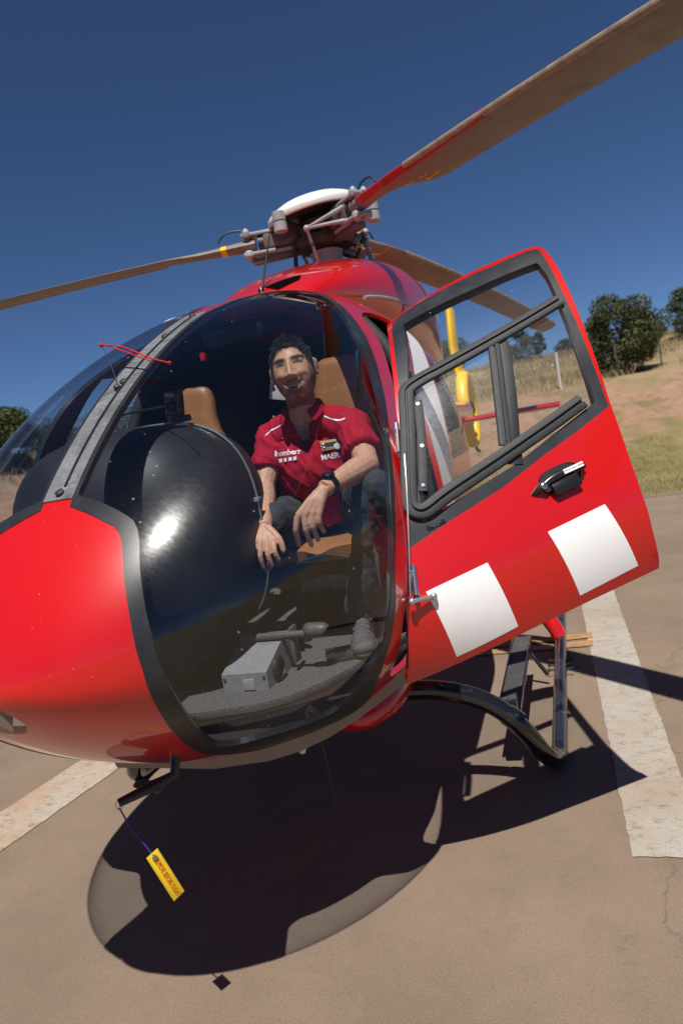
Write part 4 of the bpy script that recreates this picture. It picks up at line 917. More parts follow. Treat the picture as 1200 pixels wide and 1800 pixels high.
# instrument binnacle
BC, BR_, BE = Vector((-.165, -2.235, 1.295)), (.39, .385, .385), 2.9
V = []; F = []; nu, nv = 40, 24
def sgp(c, e): return math.copysign(abs(c)**(2/e), c)
for j in range(nv+1):
    th = PI*j/nv
    for i in range(nu):
        a = 2*PI*i/nu; V.append((BC.x+BR_[0]*sgp(math.sin(th), BE)*sgp(math.cos(a), BE), BC.y+BR_[1]*sgp(math.sin(th), BE)*sgp(math.sin(a), BE), max(BC.z+BR_[2]*sgp(math.cos(th), BE), 1.06)))
for j in range(nv):
    for i in range(nu): i2 = (i+1) % nu; F.append((j*nu+i, (j+1)*nu+i, (j+1)*nu+i2, j*nu+i2))
PAN = mesh('instrument_binnacle', V, F, 'panel', HELI, True)
b = MB(); b.box((-.17, -2.18, .94), (.36, .44, .30), bev=.04); b.build('centre_pedestal', 'dark', HELI)
def rim(a, off, y=-2.17):
    f = (1-abs((y-BC.y)/BR_[1])**BE)**(1/BE); return (BC.x+(BR_[0]*f+off)*sgp(math.cos(a), BE), y, BC.z+(BR_[2]*f+off)*sgp(math.sin(a), BE))
b = MB(); b.tube([rim(a, .006) for a in np.linspace(1.75, -.75, 24)], .0045, n=8); CB = b.build('panel_cable', 'silver', PAN)
for a in (1.62, 1.25): b = MB(); b.box(rim(a, .004), (.03, .018, .010), bev=.002); b.build('cable_clip', 'white', PAN)
for a in (.10, -.28): b = MB(); b.box(rim(a, .006), (.02, .03, .016), bev=.003); b.build('cable_clamp', 'alu', PAN)
b = MB(); p0 = rim(1.75, .006); b.tube([p0, (-.26, -2.24, 1.682), (-.34, -2.27, 1.70), (-.30, -2.22, 1.735), (-.20, -2.18, 1.742), (-.06, -2.165, 1.742)], .005, n=8, smooth=8); b.build('camera_cable', 'plastic', PAN)
# pedals
b = MB(); X0, X1 = .115, .27
pr = [(-2.435, .80), (-2.435, .858), (-2.37, .880), (-2.30, .905), (-2.22, .918), (-2.19, .918), (-2.19, .80)]
V = [(X0, y, z) for y, z in pr] + [(X1, y, z) for y, z in pr]; k = len(pr)
b.add(V, [tuple(range(k)), tuple(range(k, 2*k))[::-1]] + [(i, k+i, k+(i+1) % k, (i+1) % k) for i in range(k)])
PB = b.build('pedal_housing', 'boxgrey', HELI, smooth=False)
b = MB(); b.lathe([(.040, 0), (.040, .012), (.030, .016), (.026, .008), (.012, .008)], (X1, -2.35, .842), axis=(1, 0, 0), n=20); b.build('pedal_bearing', 'hubdark', PB)
for x, y in ((.125, -2.437), (.26, -2.437)): b = MB(); b.lathe([(.006, 0), (.005, .003)], (x, y, .845), axis=(0, -1, 0), n=8); b.build('housing_screw', 'steel', PB)
b = MB(); b.box((.205, -2.437, .822), (.04, .006, .034), bev=.002); b.build('housing_plate', 'alu', PB)
b = MB(); b.tube([(.12, -2.265, .925), (.41, -2.28, .925)], .013, n=12); b.box((.305, -2.255, .89), (.012, .05, .12), bev=.004); PT = b.build('pedal_bar', 'hubbrown', HELI)
b = MB(); b.tube([(.36, -2.278, .930), (.372, -2.278, .934), (.418, -2.281, .934), (.428, -2.281, .930)], [.014, .027, .025, .020], n=16, smooth=3); b.build('pedal_pad', 'hubbrown', PT)
b = MB(); b.box((.46, -2.12, .806), (.20, .16, .008), Matrix.Rotation(.35, 3, 'Z'), bev=.002); b.build('heel_plate', 'hubdark', FLOOR)
# seats
def seat(xc, label):
    st_ = [(1.08, .20, -1.50, .10), (1.25, .225, -1.47, .11), (1.45, .235, -1.43, .11), (1.56, .215, -1.40, .10), (1.64, .15, -1.385, .095), (1.72, .125, -1.375, .09), (1.80, .122, -1.365, .085), (1.86, .105, -1.36, .07), (1.885, .07, -1.355, .04)]
    V = []; F = []; n = 28; q = crom([(s_[0], s_[1], s_[2]) for s_ in st_], 4); q2 = crom([(s_[3], 0, 0) for s_ in st_], 4)
    for a_, c_ in zip(q, q2):
        for k in range(n):
            t = 2*PI*k/n; V.append((xc+a_.y*sgp(math.cos(t), 3.2), a_.z+c_.x*.5*sgp(math.sin(t), 3.2), a_.x))
    for i in range(len(q)-1):
        for k in range(n): k2 = (k+1) % n; F.append((i*n+k, i*n+k2, (i+1)*n+k2, (i+1)*n+k))
    F.append(tuple(range(n))[::-1]); F.append(tuple((len(q)-1)*n+k for k in range(n)))
    ST = mesh('seat_back', V, F, 'leather', HELI, True); ST['label'] = label
    # cushion with a dipped middle at the front edge
    V = []; F = []; nx_, ny_ = 17, 13
    for j in range(ny_):
        y = -2.02+.55*j/(ny_-1)
        for i in range(nx_):
            u = -1+2*i/(nx_-1); x = xc+.20*u; fr_ = max(0, 1-j/3); z = 1.20 - .022*math.cos(u*PI/2*1.0)*(1 if j > 1 else .6) - .03*fr_**2 - .018*abs(u)**6 - .02*math.exp(-(u/.18)**2)*fr_
            V.append((x, y, z))
    o_ = len(V); V += [(v[0], v[1]+.012, 1.11) for v in V]
    for j in range(ny_-1):
        for i in range(nx_-1): a_ = j*nx_+i; F.append((a_, a_+1, a_+nx_+1, a_+nx_)); F.append((o_+a_, o_+a_+nx_, o_+a_+nx_+1, o_+a_+1))
    bd = [i for i in range(nx_)] + [j*nx_+nx_-1 for j in range(1, ny_)] + [(ny_-1)*nx_+i for i in range(nx_-2, -1, -1)] + [j*nx_ for j in range(ny_-2, 0, -1)]
    for a_, c_ in zip(bd, bd[1:]+bd[:1]): F.append((a_, o_+a_, o_+c_, c_))
    mesh('seat_cushion', V, F, 'leather', HELI, True, autos=70)
    b = MB(); b.box((xc, -1.74, 1.05), (.36, .50, .11), bev=.03); b.tube([(xc-.15, -2.015, 1.10), (xc-.06, -2.02, 1.12), (xc+.02, -2.02, 1.135), (xc+.09, -2.02, 1.12), (xc+.16, -2.015, 1.10)], .006, n=8, smooth=4); b.build('seat_pan', 'rubber', HELI)
    
    for q in (-.14, .14): b = MB(); b.box((xc+q, -1.74, .90), (.03, .40, .2), bev=.005); b.build('seat_rail', 'hubdark', HELI)
    sb_ = BVHTree.FromPolygons([v.co for v in ST.data.vertices], [tuple(p.vertices) for p in ST.data.polygons])
    drape(text('seat_lettering', 'EUROCOPTER', .030, frame_mtx((xc, -1.429, 1.745), (1, 0, 0), (0, .05, 1)), 'stitch', ST, 0), sb_, Vector((0, -1, 0)), .0012)
seat(.355, 'tan leather seat behind the man'); seat(-.375, 'empty tan leather seat')
# overhead and small cabin fittings
b = MB(); b.box((0, -1.30, 2.10), (.26, .66, .07), Matrix.Rotation(.22, 3, 'X'), bev=.02); OH = b.build('overhead_console', 'dark', HELI)
b = MB(); b.box((-.025, -1.47, 2.065), (.24, .055, .006), Matrix.Rotation(-.25, 3, 'Z') @ Matrix.Rotation(.5, 3, 'X'), bev=.002); b.build('sun_visor', 'greycoat', OH)
for q in ((-.09, -1.56, 2.02), (-.2, -1.50, 1.985)): b = MB(); b.box(q, (.022, .03, .035), bev=.005); b.build('overhead_lever', 'red_clean', OH)
b = MB(); b.box((.118, -1.50, 1.79), (.075, .012, .10), Matrix.Rotation(.25, 3, 'Y'), bev=.004); HP = b.build('headset_hanger', 'domewhite', HELI)
for dx_, dz_ in ((-.012, .03), (-.018, .0)): b = MB(); b.lathe([(.006, 0), (.006, .003)], (.118+dx_, -1.506, 1.79+dz_), axis=(0, -1, 0), n=10); b.build('hanger_hole', 'rubber', HP)
b = MB(); b.tube([(.57, -1.83, 1.83), (.566, -1.85, 1.77), (.57, -1.86, 1.69), (.60, -1.86, 1.61), (.655, -1.86, 1.585)], .011, n=10, smooth=5); b.build('grab_handle', 'plastic', HELI)
b = MB(); b.tube([(-.60, -2.02, 1.66), (-.615, -2.03, 1.63), (-.625, -2.05, 1.53), (-.66, -2.07, 1.47), (-.70, -2.05, 1.46)], [.014, .012, .01, .01, .012], n=10, smooth=5); b.build('grab_handle', 'alu', HELI)
for sx in (1, -1):
    b = MB(); b.tube([(sx*.60, -1.50, .80), (sx*.69, -1.52, 1.1), (sx*.69, -1.50, 1.5), (sx*.60, -1.42, 1.85), (sx*.42, -1.30, 2.08)], .03, n=10, smooth=5); b.build('cabin_pillar', 'dark', HELI)
b = MB(); b.tube([(.02, -2.0, .82), (.03, -2.06, 1.0), (.0, -2.04, 1.14)], .012, n=8, smooth=4); b.sph((.0, -2.04, 1.16), (.022, .02, .035)); b.build('control_lever', 'plastic', HELI)

# action camera stuck on the binnacle
AC = empty('action_camera', (-.013, -2.16, 1.69)); tag(AC, 'small black action camera clamped on top of the instrument panel', 'camera')
Rc = Matrix.Rotation(-.35, 3, 'Z') @ Matrix.Rotation(.16, 3, 'Y')
b = MB(); c = Vector((-.016, -2.165, 1.745)); b.box(c, (.068, .036, .085), Rc, bev=.010); b.build('housing', 'plastic', AC)
b = MB(); fwd = Rc @ Vector((0, -1, 0)); b.lathe([(.018, 0), (.018, .012), (.014, .014), (.012, .008)], c+fwd*.017+Rc @ Vector((.006, 0, -.008)), axis=fwd, n=20); b.build('lens', 'panel', AC)
b = MB(); b.box(c+Rc @ Vector((.0, -.019, .030)), (.045, .004, .014), Rc, bev=.002); b.build('display', 'greycoat', AC)
b = MB(); b.tube([c+Vector((0, 0, -.04)), (-.012, -2.162, 1.685)], .016, n=10); b.box((-.005, -2.16, 1.69), (.07, .03, .022), bev=.005); b.build('clamp', 'plastic', AC)

# remove-before-flight streamer hanging from the pitot tube
TG = empty('remove_before_flight_tag', (.028, -2.925, .69)); tag(TG, 'yellow tag with red lettering hanging on a blue cord below the nose', 'tag')
t0 = Vector((.097, -2.925, .563)); t1 = Vector((.1275, -2.892, .424)); ax = (t1-t0).normalized(); vw = (Vector((1.24, -4.44, 1.511))-t0).normalized(); vw = (vw+Vector((.15, 0, .25))).normalized()
wx = vw.cross(ax).normalized(); nn = ax.cross(wx).normalized()
if nn.dot(vw) < 0: nn = -nn
R = Matrix((ax, nn.cross(ax), nn)).transposed(); L_ = (t1-t0).length
b = MB(); b.box((t0+t1)/2, (L_, .035, .0022), R, bev=.0009); b.build('tag_body', 'tagyellow', TG)
wy = nn.cross(ax)
for s_ in (-1, 1): b = MB(); b.tube([(t0+t1)/2+ax*L_*.47*q+wy*.0152*s_+nn*.0012 for q in (-1, 1)], .0006, n=4); b.build('tag_stitching', 'stitch', TG)
text('tag_lettering', 'REMOVE BEFORE FLIGHT', .0195, frame_mtx((t0+t1)/2+ax*.010+nn*.0013, ax, wy), 'tagred', TG, .0003, font_sx=.56)
b = MB(); b.lathe([(.0075, 0), (.0075, .003), (.004, .0035)], t0+ax*.014+nn*.0008, axis=nn, n=14); b.build('eyelet', 'steel', TG)
b = MB(); pe = Vector((.028, -2.925, .70)); b.tube([pe+Vector((.0, 0, -.012)), pe.lerp(t0, .4)+Vector((-.006, 0, -.012)), pe.lerp(t0, .75)+Vector((-.002, 0, -.006)), t0+ax*.014+nn*.003], .0022, n=6, smooth=5); b.build('cord', 'cordblue', TG)
b = MB(); b.tube([pe+Vector((math.cos(a)*.010, 0, -.006+math.sin(a)*.012)) for a in np.linspace(0, 2*PI, 14)], .0014, n=6); b.build('ring', 'steel', TG)

# ================================================================ the man in the seat
def colmat(name, rough, sub=0, bump=0, bscale=200, spec=.5):
    m, t, out = newmat(name); L = t.links; p = N(t, 'ShaderNodeBsdfPrincipled'); L.new(p.outputs[0], out.inputs[0])
    a = N(t, 'ShaderNodeAttribute', attribute_name='col'); tc = N(t, 'ShaderNodeTexCoord'); nz = N(t, 'ShaderNodeTexNoise'); nz.inputs['Scale'].default_value = 90; nz.inputs['Detail'].default_value = 5; L.new(tc.outputs['Object'], nz.inputs['Vector'])
    r = N(t, 'ShaderNodeMapRange'); r.inputs['From Min'].default_value = .3; r.inputs['From Max'].default_value = .7; r.inputs['To Min'].default_value = .85; r.inputs['To Max'].default_value = 1.12; L.new(nz.outputs['Fac'], r.inputs['Value'])
    mx = N(t, 'ShaderNodeMix', data_type='RGBA', blend_type='MULTIPLY'); mx.inputs['Factor'].default_value = 1; L.new(a.outputs['Color'], mx.inputs['A']); c = N(t, 'ShaderNodeCombineColor')
    for i in range(3): L.new(r.outputs[0], c.inputs[i])
    L.new(c.outputs[0], mx.inputs['B']); L.new(mx.outputs['Result'], p.inputs['Base Color']); p.inputs['Roughness'].default_value = rough; p.inputs['Specular IOR Level'].default_value = spec
    if sub: p.inputs['Subsurface Weight'].default_value = sub; p.inputs['Subsurface Radius'].default_value = (.01, .004, .002); p.inputs['Subsurface Scale'].default_value = .6
    if bump:
        nb = N(t, 'ShaderNodeTexNoise'); nb.inputs['Scale'].default_value = bscale; nb.inputs['Detail'].default_value = 3; L.new(tc.outputs['Object'], nb.inputs['Vector']); bm = N(t, 'ShaderNodeBump'); bm.inputs['Strength'].default_value = bump; bm.inputs['Distance'].default_value = .004; L.new(nb.outputs['Fac'], bm.inputs['Height']); L.new(bm.outputs[0], p.inputs['Normal'])
    return m
M['skin'] = colmat('skin', .5, .12, .05, 300, .4); M['cloth'] = colmat('red_shirt_cloth', .85, 0, .25, 320, .2)
M['trouser'] = mat('dark_trousers', (.040, .043, .046), .85, var=.3, vscale=14, bump=.3, bscale=150)
M['hair'] = mat('dark_hair', (.048, .035, .026), .5, var=.4, vscale=60)
M['shoe'] = mat('grey_shoe', (.085, .083, .08), .8, var=.3, vscale=30, bump=.3, bscale=150); M['sole'] = mat('shoe_sole', (.05, .047, .043), .85); M['lace'] = mat('shoe_lace', (.12, .12, .12), .8); M['orange'] = mat('orange_trim', (.55, .16, .01), .6)
def fuse(name, mb, voxel, iters, colf, matn, parent=None, disp=None, factor=.5):
    me = bpy.data.meshes.new('tmp'); me.from_pydata([tuple(v) for v in mb.v], [], mb.f); me.update()
    bm = bmesh.new(); bm.from_mesh(me); bmesh.ops.recalc_face_normals(bm, faces=bm.faces); bm.to_mesh(me); bm.free()
    o = bpy.data.objects.new('tmp', me); COL.objects.link(o)
    m1 = o.modifiers.new('r', 'REMESH'); m1.mode = 'VOXEL'; m1.voxel_size = voxel
    m2 = o.modifiers.new('s', 'SMOOTH'); m2.iterations = iters; m2.factor = factor
    bpy.context.view_layer.update()
    m = bpy.data.meshes.new_from_object(o.evaluated_get(bpy.context.evaluated_depsgraph_get())); bpy.data.objects.remove(o)
    nv = len(m.vertices); co = np.empty(nv*3); m.vertices.foreach_get('co', co); co = co.reshape(-1, 3)
    if disp is not None:
        no = np.empty(nv*3); m.vertices.foreach_get('normal', no); co = co + no.reshape(-1, 3)*disp(co)[:, None]; m.vertices.foreach_set('co', co.ravel())
    if colf is not None:
        ca = m.color_attributes.new('col', 'FLOAT_COLOR', 'POINT'); c = np.ones((nv, 4), np.float32); c[:, :3] = colf(co); ca.data.foreach_set('color', c.ravel())
    m.polygons.foreach_set('use_smooth', np.ones(len(m.polygons), bool)); m.materials.clear(); m.materials.append(M[matn]); m.name = name; m.update()
    o = bpy.data.objects.new(name, m); COL.objects.link(o)
    if parent: o.parent = parent
    return o
HC_ = Vector((.370, -1.985, 1.792)); HR = Matrix.Rotation(math.radians(-4), 3, 'Y') @ Matrix.Rotation(math.radians(12), 3, 'Z') @ Matrix.Rotation(math.radians(-2.5), 3, 'X')
HS = 1.0
def hp_(x, y, z): return HC_ + HR @ (Vector((x, y, z))*HS)
def to_head(co): return ((co-np.array(HC_)) @ np.array(HR))/HS
b = MB()
# skull, jaw and face: one displaced surface
def gs(v, c_, w): return math.exp(-((v-c_)/w)**2)
V = []; F = []; nu, nv = 120, 96
for j in range(nv+1):
    th = PI*j/nv
    for i in range(nu):
        a = 2*PI*i/nu; d = Vector((math.sin(th)*math.cos(a), math.sin(th)*math.sin(a), math.cos(th)))
        z = d.z*.119; az_ = abs(d.z); hd_ = math.hypot(d.x, d.y)+1e-9
        if z < 0: sx_ = max(0, 1-az_**2.7)**.5*(1-.20*az_**1.5); sf_ = max(0, 1-az_**4.2)**.5*(1-.05*az_**2); sb_ = max(0, 1-az_**2)**.5*(1-.36*az_)
        else: sx_ = max(0, 1-az_**2.15)**.5; sf_ = max(0, 1-az_**2.25)**.5; sb_ = max(0, 1-az_**2)**.5
        x = d.x/hd_*.0765*sx_; y = d.y/hd_*.095*(sf_ if d.y < 0 else sb_)
        d = Vector((d.x, d.y/hd_ if z < 0 else d.y, d.z))
        fr_ = max(0, min(1, -d.y*1.5-.1)); X_ = abs(x)
        if fr_ > 0:
            f = 0
            np_ = max(0, min(1, (.034-z)/.062)) if z > -.028 else max(0, 1-((-.028-z)/.014)**2)
            f += (.030*np_**.9)*gs(x, 0, .0085+.005*np_) + .011*gs(X_, .0145, .0062)*gs(z, -.031, .0072)
            f += .0042*gs(z, .033, .009)*gs(X_, .030, .022) + .003*gs(z, .036, .01)*gs(x, 0, .012)
            f -= .0075*gs(z, .0145, .0095)*gs(X_, .031, .0185)
            f += .0035*gs(z, .0125, .0058)*gs(X_, .031, .0120)
            f += .0085*gs(X_, .040, .016)*gs(z, -.022, .0135)
            f -= .0035*gs(X_, .024+.42*max(0, -.030-z), .0045)*gs(z, -.047, .016)
            f += .0045*gs(z, -.0500, .0065)*gs(x, 0, .026)
            mz = -.0635+.010*(X_/.03)**2
            f -= .0060*gs(z, mz, .0042)*(1 if X_ < .030 else gs(X_, .030, .004))
            f += .0048*gs(z, -.0765+.006*(X_/.03)**2, .0055)*gs(x, 0, .021) - .0035*gs(z, -.0885, .006)*gs(x, 0, .022)
            f += .0050*gs(z, -.104, .0135)*gs(x, 0, .022)
            y -= f*fr_
        V.append(hp_(x, y+.004, z))
for j in range(nv):
    for i in range(nu): i2 = (i+1) % nu; F.append((j*nu+i, (j+1)*nu+i, (j+1)*nu+i2, j*nu+i2))
b.add(V, F)
def hs(x, y, z, r): b.sph(hp_(x, y, z), r, HR, 14)
for s in (-1, 1): hs(s*.0795, .008, .0, (.0065, .017, .031)); hs(s*.084, .016, .006, (.0045, .012, .023)); hs(s*.081, .004, -.023, (.006, .008, .010))
# neck, trunk and arms
NB = Vector((.354, -1.912, 1.640)); CH = Vector((.352, -1.85, 1.49)); PV = Vector((.315, -1.66, 1.27))
SHL, SHR = Vector((.522, -1.885, 1.575)), Vector((.205, -1.845, 1.592)); ELL, ELR = Vector((.605, -2.085, 1.428)), Vector((.172, -1.97, 1.40)); WRL, WRR = Vector((.512, -2.295, 1.383)), Vector((.232, -2.165, 1.275))
b.tube([hp_(0, .018, -.05), hp_(0, .012, -.09).lerp(NB, .5), NB+Vector((0, .01, -.03))], [.055, .052, .066], n=18)
b.tube([NB, CH, PV], [.05, .085, .085], n=18); b.tube([SHR, NB+Vector((0, .01, -.035)), SHL], [.05, .055, .05], n=14)
def arm(S_, E_, W_):
    b.tube([S_, S_.lerp(E_, .5), E_], [.050, .047, .040], n=14); b.sph(E_, .041, n=14); b.tube([E_, E_.lerp(W_, .28), E_.lerp(W_, .65), W_], [.041, .044, .034, .0265], n=14, smooth=3)
arm(SHL, ELL, WRL); arm(SHR, ELR, WRR)
def finger(pts, r): 
    b.tube(pts, r, n=9, smooth=3)
    for p, q in zip(pts[1:], r[1:]): b.sph(p, q*1.03, n=9)
RT = Vector((.943, .285, -.17))
KN = [Vector((.462, -2.343, 1.312))+RT*q+Vector((0, 0, dz)) for q, dz in ((-.033, -.003), (-.010, .002), (.013, .003), (.033, .004))]
TP = [Vector((.405, -2.315, 1.220)), Vector((.444, -2.31, 1.214)), Vector((.467, -2.305, 1.228)), Vector((.487, -2.295, 1.250))]
for k, t in zip(KN, TP):
    b.tube([WRL, WRL.lerp(k, .5)+Vector((0, -.004, .003)), k], [.020, .0165, .0125], n=10); m1_ = k.lerp(t, .48)+Vector((0, -.020, .004)); m2_ = k.lerp(t, .78)+Vector((0, -.010, 0)); finger([k, m1_, m2_, t], [.0112, .0098, .0088, .0076])
finger([WRL+Vector((-.02, -.01, -.01)), Vector((.448, -2.30, 1.335)), Vector((.428, -2.29, 1.29)), Vector((.428, -2.28, 1.258))], [.017, .014, .0115, .009])
KR = [Vector((.246, -2.222, 1.232))+RT*q for q in (-.033, -.011, .011, .032)]
for i, k in enumerate(KR):
    t = k + Vector(((-.012, -.004, .004, .010)[i], -.005, (-.072, -.082, -.078, -.060)[i])); b.tube([WRR, k], [.020, .0125], n=10); finger([k, k.lerp(t, .5)+Vector((0, -.014, 0)), t], [.011, .0098, .0078])
finger([WRR+Vector((.015, -.01, 0)), Vector((.292, -2.20, 1.235)), Vector((.303, -2.205, 1.195))], [.016, .0125, .0095])
def skincol(co):
    h = to_head(co); x, y, z = h.T; c = np.tile(np.array([.60, .33, .205]), (len(co), 1)); nzv = np.array([noise.noise((p[0]*160, p[1]*160, p[2]*160)) for p in h])
    def blend(m, col): 
        m = np.clip(m, 0, 1)[:, None]; c[:] = c*(1-m) + np.array(col)*m
    hd = (np.abs(x) < .12) & (z > -.15) & (z < .14) & (np.abs(y) < .14)
    ax_ = np.abs(x)
    blend(hd*(np.exp(-((ax_-.046)/.02)**2-((z+.02)/.018)**2)*(y < -.05)*.35), (.62, .29, .20))
    blend(hd*(np.exp(-(x/.013)**2-((z+.03)/.012)**2)*(y < -.09)*.4), (.62, .29, .20))
    # beard: jaw, chin, moustache, sideburns
    jaw = 1/(1+np.exp((z+.058-.10*np.clip(ax_-.036, 0, .05)*9*.6)/.006)); face = (y < .028)
    lit_gap = np.exp(-((ax_-.036)/.011)**2-((z+.072)/.016)**2)+.8*np.exp(-((ax_-.020)/.008)**2-((z+.098)/.007)**2)  # sunlit patches beside mouth and chin, painted as gaps in the beard
    beard = jaw*face*(z > -.128)*(1-.75*lit_gap)
    mous = np.exp(-((z+.0465)/.0062)**2)*(ax_ < .034)*(y < -.07)
    side_ = (ax_ > .058)*(y < .0)*(y > -.055)*(z < .04)*(z > -.06)
    blend(hd*np.clip(beard*.74+mous*.80+side_*.5, 0, .80)*(.88+.35*nzv), (.022, .014, .010))
    blend(hd*np.exp(-(x/.020)**2-((z+.0775)/.0055)**2)*(y < -.08)*.75, (.36, .13, .10))            # lower lip
    bz = .0275 + .004*np.clip(1-((ax_-.034)/.02)**2, -1, 1)
    blend(hd*np.exp(-((z-bz)/.0058)**2)*(ax_ > .012)*(ax_ < .055)*(y < -.055)*.95, (.028, .018, .013)) # brows
    ez = .0140 - 14*(ax_-.031)**2
    blend(hd*np.exp(-((z-.014)/.010)**2-((ax_-.031)/.019)**2)*(y < -.06)*.55, (.17, .085, .06))  # shade of the eye sockets painted into the skin colour
    blend(hd*np.exp(-((z-ez+.0012)/.0030)**2)*(np.abs(ax_-.031) < .0130)*(y < -.06)*.35, (.28, .23, .2))
    blend(hd*np.exp(-((z-ez+.0008)/.0030)**2-((ax_-.031)/.0042)**2)*(y < -.06)*.95, (.02, .013, .01))
    blend(hd*np.exp(-((z-ez-.0004)/.0036)**2)*(np.abs(ax_-.031) < .0150)*(y < -.06)*.97, (.03, .018, .014))
    tz = -.0635+.010*(ax_/.03)**2
    blend(hd*(np.abs(z-tz-.0005) < .0026)*(ax_ < .020)*(y < -.07)*1.0, (.46, .41, .36))                      # smile
    blend(hd*(np.exp(-((np.abs(z-tz)-.0046)/.0013)**2))*(ax_ < .028)*(y < -.07)*.85, (.14, .045, .035))
    blend(hd*(np.exp(-((ax_-.028-.35*np.clip(-.03-z, 0, .05))/.0035)**2)*(z < -.028)*(z > -.062)*(y < -.06)*.35), (.22, .10, .07))
    scalp = hd*((z > .070+.006*nzv) | ((y > .01) & (z > -.045)) | ((ax_ > .062) & (z > .03)))*(ax_ < .080)
    blend(scalp*1., (.03, .02, .015))
    w = (~hd)
    kn = np.zeros(len(co))
    for k in KN: kn = np.maximum(kn, np.exp(-(((co-np.array(k))**2).sum(1))/.011**2))
    blend(w*kn*.4, (.46, .19, .13))
    for t in TP:
        dd = ((co-(np.array(t)+np.array([0, -.006, .006])))**2).sum(1); blend(w*np.exp(-dd/.0055**2)*.5, (.62, .36, .28))
    return c
PERSON = fuse('person', b, .0027, 5, skincol, 'skin')
tag(PERSON, 'smiling bearded man in a red polo shirt sitting in the cockpit', 'person')
# shirt
b = MB()
b.sph(CH+Vector((.005, -.006, -.015)), (.165, .118, .165), Matrix.Rotation(-.45, 3, 'X'), 24); b.sph(Vector((.33, -1.78, 1.36)), (.165, .125, .155), Matrix.Rotation(-.5, 3, 'X'), 24); b.sph(Vector((.325, -1.70, 1.29)), (.175, .14, .10), None, 24)
b.tube([SHR+Vector((-.005, 0, -.012)), NB.lerp(SHR, .45)+Vector((0, .012, -.022)), NB+Vector((0, .022, -.035)), NB.lerp(SHL, .45)+Vector((0, .012, -.022)), SHL+Vector((.005, 0, -.012))], [.058, .066, .076, .066, .058], n=18, smooth=3)
for S_, E_ in ((SHL, ELL), (SHR, ELR)): b.sph(S_+Vector((0, 0, -.01)), .061, n=16); b.tube([S_, S_.lerp(E_, .38), S_.lerp(E_, .70)], [.060, .059, .061], n=18)
def wr(co):
    out = np.zeros(len(co))
    for i, p in enumerate(co):
        u = p[0]*.9+p[2]*.7; out[i] = .0125*noise.noise((u*15, p[1]*7, (p[2]-p[0])*4)) + .010*(1-abs(noise.noise((u*20+3, p[1]*9, (p[2]-p[0])*6))))**3 + .003*noise.noise((p[0]*38, p[1]*24, p[2]*30))
    return out
def shirtcol(co):
    c = np.tile(np.array([.42, .010, .028]), (len(co), 1))
    x, y, z = co.T; t = np.clip((1.650-z)/.150, 0, 1); hw = .040*(1-t)+.002
    V_ = (np.abs(x-.356-.004*t) < hw)*(z > 1.505)*(y < -1.885)
    c[V_ > 0] = (.42, .23, .155); c[(V_ > 0) & (z < 1.585)] = (.19, .18, .18); c[(V_ > 0) & (z < 1.55)] = (.20, .005, .016)  # lowest dark red paints the shade inside the open neck
    e = (np.abs(np.abs(x-.356-.004*t)-hw-.006) < .006)*(z > 1.50)*(y < -1.885)*(z < 1.64); c[e > 0] = (.24, .006, .02)
    return c
SHIRT = fuse('shirt', b, .0055, 5, shirtcol, 'cloth', PERSON, wr)
bv = BVHTree.FromPolygons([v.co for v in SHIRT.data.vertices], [tuple(p.vertices) for p in SHIRT.data.polygons])
CAMP = Vector((1.24, -4.44, 1.511))
def onshirt(x, z, off=.002, y0=-2.6):
    h, n_, *_ = bv.ray_cast(Vector((x, y0, z)), Vector((0, 1, 0)))
    return (h+n_*off, n_) if h else (Vector((x, -1.95, z)), Vector((0, -1, 0)))
def ribbon(name, pts, wd, matn):
    V = []; F = []
    P = crom([(x, 0, z) for x, z in pts], 6)
    for q in P:
        a, n_ = onshirt(q.x, q.z+wd/2, .0015); c_, _ = onshirt(q.x, q.z-wd/2, .0015); V += [a, c_]
    F = [(2*i, 2*i+1, 2*i+3, 2*i+2) for i in range(len(P)-1)]; return mesh(name, V, F, matn, PERSON, True)
ribbon('shirt_piping', [(.200, 1.588), (.220, 1.602), (.245, 1.608), (.278, 1.618)], .0055, 'white')
ribbon('shirt_piping', [(.440, 1.618), (.470, 1.602), (.495, 1.594), (.520, 1.596)], .0055, 'white')
def collar(sx):
    T = [(0, .066, .052), (.045, .048, .050), (.062, .0, .044), (.054, -.038, .032), (.030, -.064, .010)]; Bq = [(0, .088, .012), (.062, .064, .010), (.090, .0, .002), (.084, -.052, -.016), (.056, -.088, -.046)]
    V = []; F = []
    for t, q in zip(T, Bq):
        a, c_ = Vector(t), Vector(q); m_ = a.lerp(c_, .35) + Vector((c_.x-a.x, c_.y-a.y, 0))*.25 + Vector((0, 0, .012))
        for p_ in (a, m_, c_): V.append(NB + Vector((sx*p_.x, p_.y, p_.z)))
    for i in range(4):
        for j in range(2): F.append((3*i+j, 3*i+j+1, 3*i+4+j, 3*i+3+j))
    o = mesh('collar', V, F, 'shirtred', PERSON, True); sm = o.modifiers.new('s', 'SOLIDIFY'); sm.thickness = .004; su = o.modifiers.new('u', 'SUBSURF'); su.levels = su.render_levels = 3; return o
M['shirtred'] = mat('collar_cloth', (.40, .010, .026), .85, var=.1, vscale=40, bump=.25, bscale=320, spec=.2)
collar(1); collar(-1)
def chest(x, z, off=.004):
    p, n_ = onshirt(x, z, off); q = [onshirt(x+dx, z+dz, 0)[1] for dx in (-.02, .02) for dz in (-.012, .012)]; n_ = (sum(q, Vector())).normalized(); ex = Vector((0, 0, 1)).cross(n_).normalized(); ex = ex if ex.x > 0 else -ex; return p, ex, n_.cross(ex), n_
p, ex, ey, n_ = chest(.285, 1.513, .005); drape(text('shirt_lettering', 'bombers', .030, frame_mtx(p, ex, ey), 'white', PERSON, 0, bold=.0006), bv, n_, .0015)
